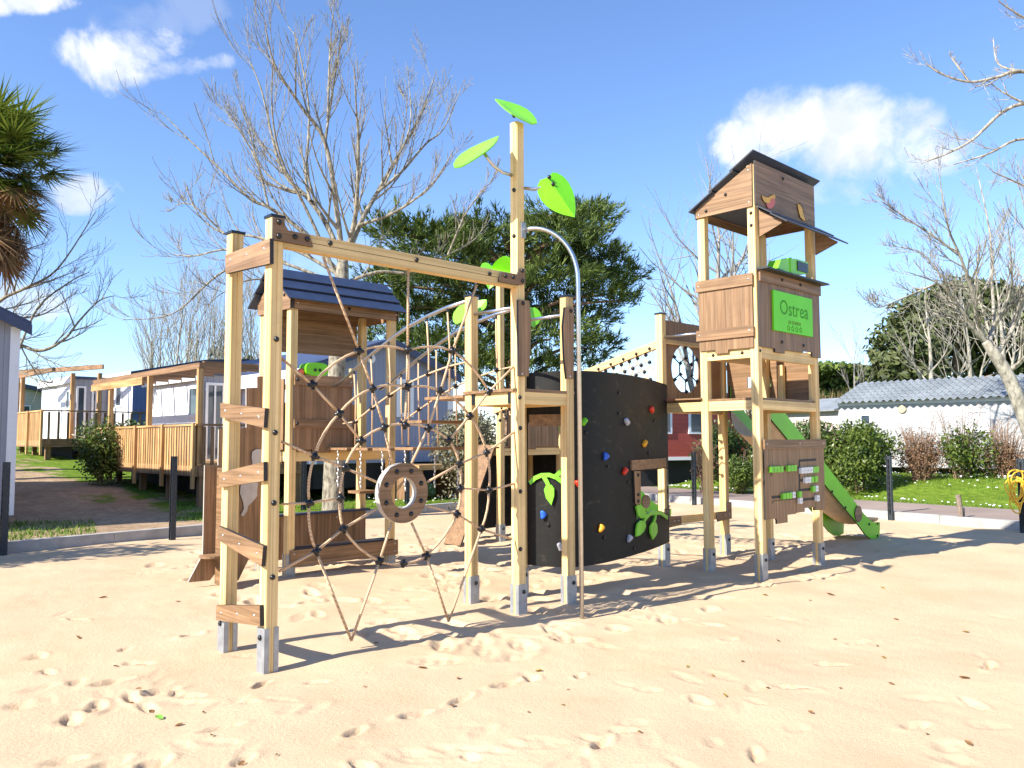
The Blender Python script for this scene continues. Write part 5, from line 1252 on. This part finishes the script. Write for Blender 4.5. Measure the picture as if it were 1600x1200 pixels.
guided_tree('bare_tree', 'tall bare tree reaching its branches in from beyond the right edge', [((1740, 850), .3), ((1735, 600), .26), ((1728, 350), .2), ((1720, 180), .14)],
  [([(1728, 300), (1680, 150), (1600, 112), (1560, 120), (1515, 128), (1470, 115), (1446, 98)], 0.0385), ([(1728, 320), (1660, 170), (1600, 162), (1560, 180), (1520, 218), (1480, 240), (1440, 255)], 0.0385), ([(1730, 380), (1680, 240), (1600, 217), (1545, 240), (1490, 257)], 0.0330), ([(1724, 220), (1660, 60), (1600, 28), (1560, 2)], 0.0330), ([(1730, 420), (1660, 320), (1600, 290), (1550, 268)], 0.0275), ([(1600, 112), (1560, 100), (1552, 60)], 0.0138), ([(1515, 128), (1490, 95), (1485, 85)], 0.0110)], 14, 9, 2, (6, 9), spread=.8, tw=.45, minr=.0035, ang=(18, 50), wob=.14, ratio=(.45, .8))
guided_tree('bare_tree', 'bare tree with dark arching branches beyond the left edge under the palm', [((-70, 800), .26), ((-60, 640), .22), ((-50, 520), .16)],
  [([(-55, 560), (0, 530), (60, 548), (100, 530), (125, 500), (155, 470), (180, 462)], .06), ([(-50, 520), (0, 470), (40, 450), (90, 420), (150, 330)], .06), ([(-50, 520), (-20, 440), (20, 400), (70, 380)], .05), ([(30, 545), (60, 480), (110, 440), (140, 425)], .03), ([(-50, 520), (10, 500), (70, 490), (120, 455)], .04), ([(0, 560), (50, 590), (90, 600)], .025)], 24, 10, 2, (8, 11), bark=BARK4, tw=.75, minr=.005, ang=(18, 50), wob=.12, ratio=(.5, .85))
def gp(px, dep): p = dp(px, 700, dep); return (p.x, p.y, gz(p.x, p.y))
auto_tree('bare_tree', 'bare tree rising behind the tall tower roof', gp(1130, 33), 13.2, .24, 21, 3, (5, 8), .35, BARK3, (.3, .2), None, 9, (25, 60))
auto_tree('bare_tree', 'bare spreading tree just left of the tall tower', gp(1092, 38), 11.4, .2, 22, 3, (5, 8), .3, BARK3, (-1.5, .5), None, 8, (30, 65))
auto_tree('bare_tree', 'small thin bare tree right of the tower beside the evergreen', gp(1338, 40), 6.8, .11, 23, 3, (5, 7), .4, BARK3, (0, 0), None, 6, (20, 45))
for i, (px, d, h, lb) in enumerate([(1462, 33, 8.6, 'bushy bare tree in front of the evergreen oak above the tiled roof'), (1525, 35, 9.5, 'bare tree right of centre above the tiled roof'), (1580, 30, 8.8, 'bare tree above the right end of the tiled roof')]):
    auto_tree('bare_tree', lb, gp(px, d), h, .16, 30+i, 3, (5, 8), .28, BARK, (random.uniform(-.6, .3), .2), None, 8, (22, 55))
for i, (px, d, h) in enumerate([(232, 44, 9), (250, 46, 10), (268, 43, 11.5), (284, 47, 11), (300, 44, 10.5), (318, 48, 11.8), (334, 45, 10.8), (352, 47, 11.5), (372, 44, 10.2), (390, 46, 11.2), (408, 45, 10)]):
    auto_tree('slender_tree', 'slender pale bare tree in the thicket behind the left homes', gp(px, d), h*.93, .10, 50+i, 3, (4, 6), .2, BARK, (random.uniform(-.4, .4), random.uniform(-.4, .4)), 'slender bare trees of the left thicket', 9, (14, 34), .008, .6)
# dark brush behind the thicket
bush('bush', 'dark green brush beneath the slender bare trees on the left', 'bush', gp(330, 49), (5.6, 4, 6.6), 9000, .36, L_OAK, 61, 26)
# cypress
def cypress(base, clumps, seed, dep):
    r = np.random.default_rng(seed); t = thing('cypress_tree', 'big dark cypress with layered ragged boughs behind the centre posts', 'tree', base)
    b0 = Vector(base); tp = [b0-Vector((0, 0, .2)), b0+Vector((.1, 0, 3)), b0+Vector((.2, .3, 6)), dp(845, 380, dep)]; MB().tube(spline(tp, 4), [.5]*4+[.42]*4+[.3]*4+[.16], 10).build('trunk', BARK2, t, True)
    P = []; D = []; Nn = []; bl = MB()
    for (px, py, hw, hh, n) in clumps:
        dd = r.uniform(-2.2, 2.2); c = dp(px, py, dep+dd); k = (dep+dd)/F_; rx, rz_ = hw*k, hh*k
        nt_ = max(4, n//42); q = r.uniform(0, 1, nt_)**.5; a = r.uniform(0, 2*PI, nt_)
        tc_ = np.stack([q*np.cos(a)*rx, q*np.sin(a)*rx, r.normal(0, .5, nt_)*rz_ + (1-q*q)*rz_*.6], 1)*np.array([1, .9, 1])
        out = np.stack([tc_[:, 0]/rx, tc_[:, 1]/rx, np.full(nt_, .28)], 1) + r.normal(0, .33, (nt_, 3))
        sz_ = r.uniform(.5, 1.25, nt_)
        rep_ = np.repeat(np.arange(nt_), 42); m_ = len(rep_)
        od = out[rep_]; od /= np.linalg.norm(od, axis=1, keepdims=True)
        t_ = r.uniform(0, 1, (m_, 1)); loc = tc_[rep_] + (od*t_*.75 + r.normal(0, 1, (m_, 3))*.17*(1.15-t_))*sz_[rep_][:, None]
        B_ = np.array([[RV.x, RV.y, 0], [FV.x, FV.y, 0], [0, 0, 1.]])
        w = np.array([c.x, c.y, c.z]) + loc @ B_
        d = (od*1.0 + r.normal(0, .36, (m_, 3))) @ B_ + np.array([0, 0, .25]); P.append(w); D.append(d); Nn.append(r.normal(0, .7, (m_, 3)) + np.array([0, 0, .8]))
        mid = Vector((b0.x, b0.y, c.z-1.0)); bl.tube(spline([mid, mid.lerp(c, .55)+Vector((0, 0, .35)), c], 4), [.13, .11, .1, .085, .07, .06, .05, .04, .03], 6, False)
    bl.build('boughs', BARK2, t, True)
    P, D, Nn = map(np.concatenate, (P, D, Nn)); n = len(P)
    link('foliage', leafmesh('foliage', P, D, Nn, r.uniform(.18, .40, n), r.uniform(.035, .065, n), L_CYP, base, 'tri'), t)
cl = []
rc = random.Random(4)
for (x, y, w, h, n) in [(655, 372, 58, 14, 900), (610, 366, 30, 8, 350), (720, 378, 55, 14, 800), (690, 400, 60, 16, 900), (770, 360, 40, 14, 600), (760, 400, 60, 18, 900), (860, 350, 45, 14, 700), (905, 345, 42, 15, 700), (930, 335, 22, 9, 300), (880, 375, 60, 16, 1000), (925, 400, 50, 14, 800), (965, 428, 34, 8, 400), (840, 400, 60, 16, 900), (900, 430, 60, 15, 900), (945, 462, 40, 12, 500), (972, 470, 22, 6, 220), (850, 440, 70, 18, 1000),
                        (640, 430, 50, 14, 700), (600, 446, 30, 8, 300), (690, 445, 70, 18, 1100), (760, 440, 60, 18, 900), (640, 480, 60, 16, 800), (690, 500, 70, 18, 1000), (630, 530, 55, 16, 700), (700, 545, 70, 20, 900), (760, 490, 60, 18, 900), (780, 540, 60, 20, 800), (850, 480, 70, 16, 900), (900, 500, 55, 14, 700), (930, 545, 34, 10, 400), (860, 530, 60, 16, 700), (900, 570, 40, 12, 350), (820, 575, 60, 18, 600), (740, 585, 70, 20, 700), (640, 580, 60, 20, 600), (700, 340, 0.1, 1, 2)]:
    cl.append((x, y, w, h, int(n*2.9)))
cypress(gp(805, 32), cl[:-1], 12, 32)
# evergreen oak and other evergreens on the right
def crown_tree(name, label, base, lumps, n, mat, seed, dep, lf, trunk_r=.3):
    r = np.random.default_rng(seed); t = thing(name, label, 'tree', base); b0 = Vector(base); P = []; D = []; top = max((dp(px, py, dep) for px, py, a, b2 in lumps), key=lambda p: p.z)
    MB().tube([b0-Vector((0, 0, .2)), b0.lerp(Vector((b0.x, b0.y, top.z)), .5), Vector((b0.x, b0.y, top.z))], [trunk_r, trunk_r*.7, .05], 8).build('trunk', BARK2, t, True)
    tot = sum(a*b2 for _, _, a, b2 in lumps); bl = MB()
    for px, py, a, b2 in lumps:
        dd = r.uniform(-1.5, 1.5); c = dp(px, py, dep+dd); k = dep/F_; m_ = int(n*a*b2/tot); d = rdir(m_, r); s = r.uniform(.6, 1.08, (m_, 1))**.8
        d2_ = d.copy(); w = np.array([c.x, c.y, c.z]) + (d*s)*np.array([a*k, a*k, b2*k])*(1+.22*np.sin(d[:, :1]*7+px)*np.cos(d[:, 2:3]*6)); P.append(w); D.append(d)
        bl.tube([Vector((b0.x, b0.y, max(b0.z+1, c.z-1.5))), c], [.08, .02], 5, False)
    bl.build('boughs', BARK2, t); P = np.concatenate(P); D = np.concatenate(D); m_ = len(P)
    link('foliage', leafmesh('foliage', P, D*.5+rdir(m_, r)*.9, D+rdir(m_, r)*.8+np.array([0, 0, .3]), r.uniform(.7, 1.3, m_)*lf, r.uniform(.4, .6, m_)*lf, mat, base), t); return t
crown_tree('evergreen_oak', 'broad dark evergreen oak behind the white home on the right', gp(1500, 42), [(1420, 545, 55, 50), (1400, 580, 40, 30), (1450, 500, 55, 45), (1500, 475, 60, 40), (1490, 530, 60, 60), (1550, 490, 60, 45), (1600, 500, 55, 50), (1560, 560, 60, 50), (1620, 560, 50, 50), (1430, 590, 50, 20)], 17000, L_OAK, 71, 42, .42)
crown_tree('evergreen_tree', 'low flat topped conifer right behind the tall tower posts', gp(1262, 46), [(1240, 585, 46, 14), (1290, 578, 50, 10), (1330, 582, 46, 10), (1280, 605, 60, 20), (1330, 605, 50, 18), (1225, 610, 40, 18)], 6500, L_CYP, 72, 46, .42, .2)
# hedges and shrubs
def shrub(px, dep, half_px, top_y, *a, **k):
    p = gp(px, dep); kx = dep/F_; h = (dp(px, top_y, dep).z - p[2]); return p, half_px*kx, h
p, w, h = shrub(1340, 21.6, 66, 655); bush('hedge', 'clipped glossy green hedge left of the white home', 'hedge', p, (w, w*.6, h), 9000, .11, L_HOLLY, 81, 30, flat_top=True)
p, w, h = shrub(1282, 22.6, 34, 650); bush('hedge', 'dark green hedge behind the slide', 'hedge', p, (w, w*.9, h), 4000, .11, L_DARK, 82, 14, flat_top=True)
p, w, h = shrub(1437, 22, 50, 664); bush('shrub', 'brown winter shrub right of the glossy hedge', 'shrub', p, (w, w*.8, h), 4200, .06, L_BROWN, 83, 18, twiggy=70)
p, w, h = shrub(1502, 21.6, 46, 642); bush('shrub', 'open green shrub below the curtained window of the white home', 'shrub', p, (w, w*.8, h*1.02), 2600, .10, L_HOLLY, 84, 12, twiggy=30)
p, w, h = shrub(1570, 21.4, 48, 664); bush('shrub', 'brown winter shrub at the right edge under the leaning tree', 'shrub', p, (w, w*.7, h), 3600, .06, L_BROWN, 85, 16, twiggy=60)
p, w, h = shrub(1155, 22.4, 28, 694); bush('shrub', 'rounded green bush with lit top right of the red home', 'shrub', p, (w, w*.9, h), 3600, .08, L_HOLLY, 86, 14)
p, w, h = shrub(1128, 24.2, 46, 652); bush('hedge', 'tall dark hedge between the red home and the slide', 'hedge', p, (w, w*.6, h), 5000, .11, L_DARK, 87, 16, flat_top=True)
p, w, h = shrub(1100, 22.5, 22, 690); bush('shrub', 'sparse reddish shrub in front of the red home', 'shrub', p, (w, w*.8, h), 700, .07, L_BROWN, 88, 8, twiggy=24)
p, w, h = shrub(1225, 23.5, 40, 665); bush('hedge', 'mixed green hedge seen between the tower posts', 'hedge', p, (w, w*.7, h), 4500, .11, L_HOLLY, 89, 16, flat_top=True)
p, w, h = shrub(738, 17.5, 52, 615); bush('hedge', 'tall mottled shrub right of the blue grey home', 'hedge', p, (w*.8, w*.7, h), 6500, .09, leafmat('grey_hedge_leaf', (.05, .05, .025), (.25, .23, .13), .15, 3), 90, 24, flat_top=True)
p, w, h = shrub(158, 21.5, 20, 650); bush('hedge', 'glossy laurel hedge at the corner of the slatted terrace', 'hedge', p, (w*.55, w*.9, h), 4200, .10, L_HOLLY, 91, 20, flat_top=True)
p, w, h = shrub(205, 27, 36, 645); bush('hedge', 'dark laurel hedge behind the terrace railing', 'hedge', p, (w, w*.8, h), 3500, .13, L_DARK, 92, 14, flat_top=True)
bush('added_shade_shrub', 'added unseen evergreen shrub beyond the left edge that shades the sand', 'shrub', (-5.6, 8.0, 0.05), (1.0, .8, 4.7), 5000, .16, L_DARK, 93, 22)  # out of view, added only to cast shade on the left sand
# reeds
def reeds():
    r = np.random.default_rng(95); c = gp(1245, 40); t = thing('reed_thicket', 'dry straw coloured reed thicket behind the slide', 'reeds', c); n = 5200; k = 40/F_
    px = r.uniform(-70, 90, n)*k; dy = r.uniform(-3, 3, n); base = np.array(c) + px[:, None]*np.array([[RV.x, RV.y, 0]]) + dy[:, None]*np.array([[FV.x, FV.y, 0]]); base[:, 2] += r.uniform(0, 1.6, n)
    D = np.stack([r.normal(0, .2, n), r.normal(0, .2, n), np.ones(n)], 1); L = r.uniform(.8, 2.2, n)
    link('foliage', leafmesh('foliage', base, D, rdir(n, r), L, r.uniform(.05, .12, n), L_REED, c, 'tri'), t)
reeds()
# palm
def palm():
    r = np.random.default_rng(99); rr = random.Random(99); dep = 22; cc = dp(-14, 258, dep); base = Vector((cc.x-.1, cc.y, gz(cc.x, cc.y)))
    t = thing('palm_tree', 'shaggy fan palm with a skirt of dead brown fronds at the left edge', 'tree', tuple(base))
    MB().tube(spline([base-Vector((0, 0, .2)), base.lerp(cc, .5)+Vector((.08, 0, 0)), cc], 6), [.24]*6+[.22]*6+[.2], 12).build('trunk', BARK2, t, True)
    P = {0: [], 1: []}; Dd = {0: [], 1: []}; NN = {0: [], 1: []}; LL = {0: [], 1: []}; st = MB()
    for i in range(150):
        dead = i >= 116; az = rr.uniform(0, 2*PI)
        el = rad(rr.uniform(-78, -48)) if dead else rad(-44 + 128*((i+.5)/116)**1.0*rr.uniform(.85, 1.0))
        stem_l = rr.uniform(.7, 1.7) if not dead else rr.uniform(.7, 1.6); d = Vector((math.cos(az)*math.cos(el), math.sin(az)*math.cos(el), math.sin(el)))
        st0 = cc + Vector((0, 0, -.5-rr.uniform(0, .8) if dead else rr.uniform(-.1, .15))); hub = st0 + d*stem_l; hub.z -= .06; st.tube([st0, st0.lerp(hub, .5)+Vector((0, 0, .05)), hub], [.018, .014, .01], 5, False)
        side = d.cross(Vector((0, 0, 1))); side = side.normalized() if side.length > .05 else d.orthogonal().normalized(); nn = side.cross(d).normalized(); R = rr.uniform(.95, 1.25); nb = 30
        for b_i in range(nb):
            a = rad(-125 + 250*b_i/(nb-1)); dr_ = (d*math.cos(a) + side*math.sin(a)); dr_ = dr_ + nn*rr.uniform(-.1, .22) + Vector((0, 0, -.25 if not dead else -.75))*rr.uniform(.3, 1.1); k_ = 1 if dead or (el < -.2 and i % 4 == 0) else 0
            P[k_].append(hub); Dd[k_].append(dr_); NN[k_].append(nn); LL[k_].append(R*(1-.25*abs(a)/2.2)*rr.uniform(.9, 1.1))
    st.build('stalks', L_DRYP, t)
    for k_, (nm, mt) in enumerate((('green_fronds', L_PALM), ('dead_fronds', L_DRYP))):
        A_ = np.array([tuple(x) for x in P[k_]]); L = np.array(LL[k_]); link(nm, leafmesh(nm, A_, np.array([tuple(x) for x in Dd[k_]]), np.array([tuple(x) for x in NN[k_]]), L, np.full(len(L), .085), mt, tuple(base), 'tri'), t)
palm()
# grass blades and daisies
def grassblades():
    r = np.random.default_rng(41); P = []
    def zone(n, xr, yr, dmin=None):
        px = r.uniform(*xr, n); py = r.uniform(*yr, n); out = []
        for x, y in zip(px, py):
            g = gd(x, y, .2)
            for _ in range(4): g = gd(x, y, min(1.5, gz(g.x, g.y)))
            a, b2 = ab(g.x, g.y)
            if max(a-2.75, b2-.16) > .0 and (g-CAM).length < 60: out.append((g.x, g.y, gz(g.x, g.y)))
        return out
    P += zone(9000, (1240, 1620), (742, 806)) + zone(4500, (1040, 1190), (738, 790)) + zone(5000, (430, 800), (730, 800)) + zone(1600, (0, 150), (815, 850)) + zone(2000, (0, 210), (690, 740)) + zone(1200, (265, 345), (770, 815))
    P = np.array(P); n = len(P); D = np.stack([r.normal(0, .35, n), r.normal(0, .35, n), np.ones(n)], 1)
    me = leafmesh('grass_blades', P-np.array([0, 0, .01]), D, rdir(n, r), r.uniform(.04, .12, n), r.uniform(.012, .026, n), leafmat('grass_blade', (.07, .15, .012), (.20, .30, .04), .3, 2), (0, 0, 0), 'tri')
    o = bpy.data.objects.new('grass_blades', me); COL.objects.link(o); o['kind'] = 'stuff'
    Q = zone(330, (1250, 1620), (758, 802)) + zone(520, (1040, 1180), (738, 770)) + zone(160, (560, 740), (760, 790)); mb = MB()
    for q in Q:
        s = r.uniform(.018, .034); mb.ball((q[0], q[1], q[2]+r.uniform(.05, .1)), s, 6, 4, (1, 1, .5))
    o = mb.build('daisies', plain('daisy_petals', (.8, .8, .78), .8), None); o['kind'] = 'stuff'
grassblades()
# dry leaves on the sand
LFM = [leafmat('dry_leaf_%d' % i, a, b2, .1, 30) for i, (a, b2) in enumerate([((.12, .06, .025), (.3, .16, .06)), ((.22, .13, .02), (.4, .28, .05))])]
def dleaf(mat, seed):
    rr = random.Random(seed); mb = MB(); prof = [(-.5, .02), (-.3, .2), (0, .27), (.25, .2), (.5, .01)]; V0 = []
    for t_, w in prof:
        c_ = .35*t_*t_ + .05*rr.random(); V0 += [(t_, -w, c_+w*.7*rr.uniform(.5, 1.2)), (t_, 0, c_*.6), (t_, w, c_+w*.7*rr.uniform(.5, 1.2))]
    mb.add(V0, [(3*i+j, 3*i+3+j, 3*i+4+j, 3*i+1+j) for i in range(4) for j in range(2)]); return mb.mesh('dry_leaf', [mat], (0, 0, 0), True)
LFS = [dleaf(LFM[0], 1), dleaf(LFM[0], 2), dleaf(LFM[1], 3)]
lp_ = [(161, 933, 14, 0), (122, 995, 16, 0), (181, 1041, 12, 0), (217, 1078, 12, 0), (205, 1089, 20, 0), (249, 1117, 22, 3), (280, 1128, 16, 0), (331, 1149, 14, 0), (125, 1181, 24, 0), (378, 1190, 24, 0), (433, 1177, 10, 0), (278, 939, 10, 0), (237, 1103, 18, 0), (318, 1110, 10, 0), (867, 996, 12, 1), (842, 1041, 20, 2), (888, 1074, 8, 0), (880, 1102, 10, 2), (826, 1112, 8, 0), (1075, 1041, 10, 2), (1114, 1054, 10, 1), (1133, 1088, 16, 2), (1160, 1034, 8, 0), (1000, 1146, 12, 1), (1195, 930, 14, 2), (1298, 929, 16, 1), (1379, 918, 10, 2), (1266, 938, 8, 2), (1215, 999, 14, 0), (1305, 995, 8, 1), (1371, 1006, 8, 1), (1381, 1025, 10, 2), (1400, 967, 10, 1), (1509, 985, 12, 2), (1507, 1059, 18, 0), (1393, 1068, 12, 1), (1313, 1075, 10, 2), (1199, 1077, 14, 0), (1161, 1034, 8, 0), (1267, 1114, 14, 0), (1448, 1143, 12, 1), (1513, 1157, 18, 0), (1113, 1054, 8, 2), (716, 1054, 14, 0), (660, 1040, 18, 0), (708, 1097, 14, 0), (570, 1070, 10, 0), (588, 1003, 10, 0), (645, 975, 8, 0)]
GL = bpy.data.meshes
green_leaf = dleaf(leafmat('fallen_green_leaf', (.05, .2, .01), (.25, .5, .08), .2, 20), 9)
for i, (px, py, s, kd) in enumerate(lp_):
    p = gd(px, py); z = sz(p.x, p.y); rr = random.Random(i); me = green_leaf if kd == 3 else LFS[kd if kd < 3 else 0]
    o = bpy.data.objects.new('fallen_leaf' if kd == 3 else 'dry_leaf', me); COL.objects.link(o); sc_ = s*(p-CAM).length/F_*.72; o.location = (p.x, p.y, z+.004); o.scale = (sc_, sc_, sc_); o.rotation_euler = (rr.uniform(-.3, .3), rr.uniform(-.3, .3), rr.uniform(0, 6.28))
    if kd == 3: tag(o, 'bright green fallen leaf on the sand at lower left', 'leaf')
    elif kd == 2: tag(o, 'small yellow brown dry leaf lying on the sand', 'leaf', 'yellow brown dry leaves scattered on the sand')
    else: tag(o, 'small dark brown dry leaf lying on the sand', 'leaf', 'dark brown dry leaves scattered on the sand')
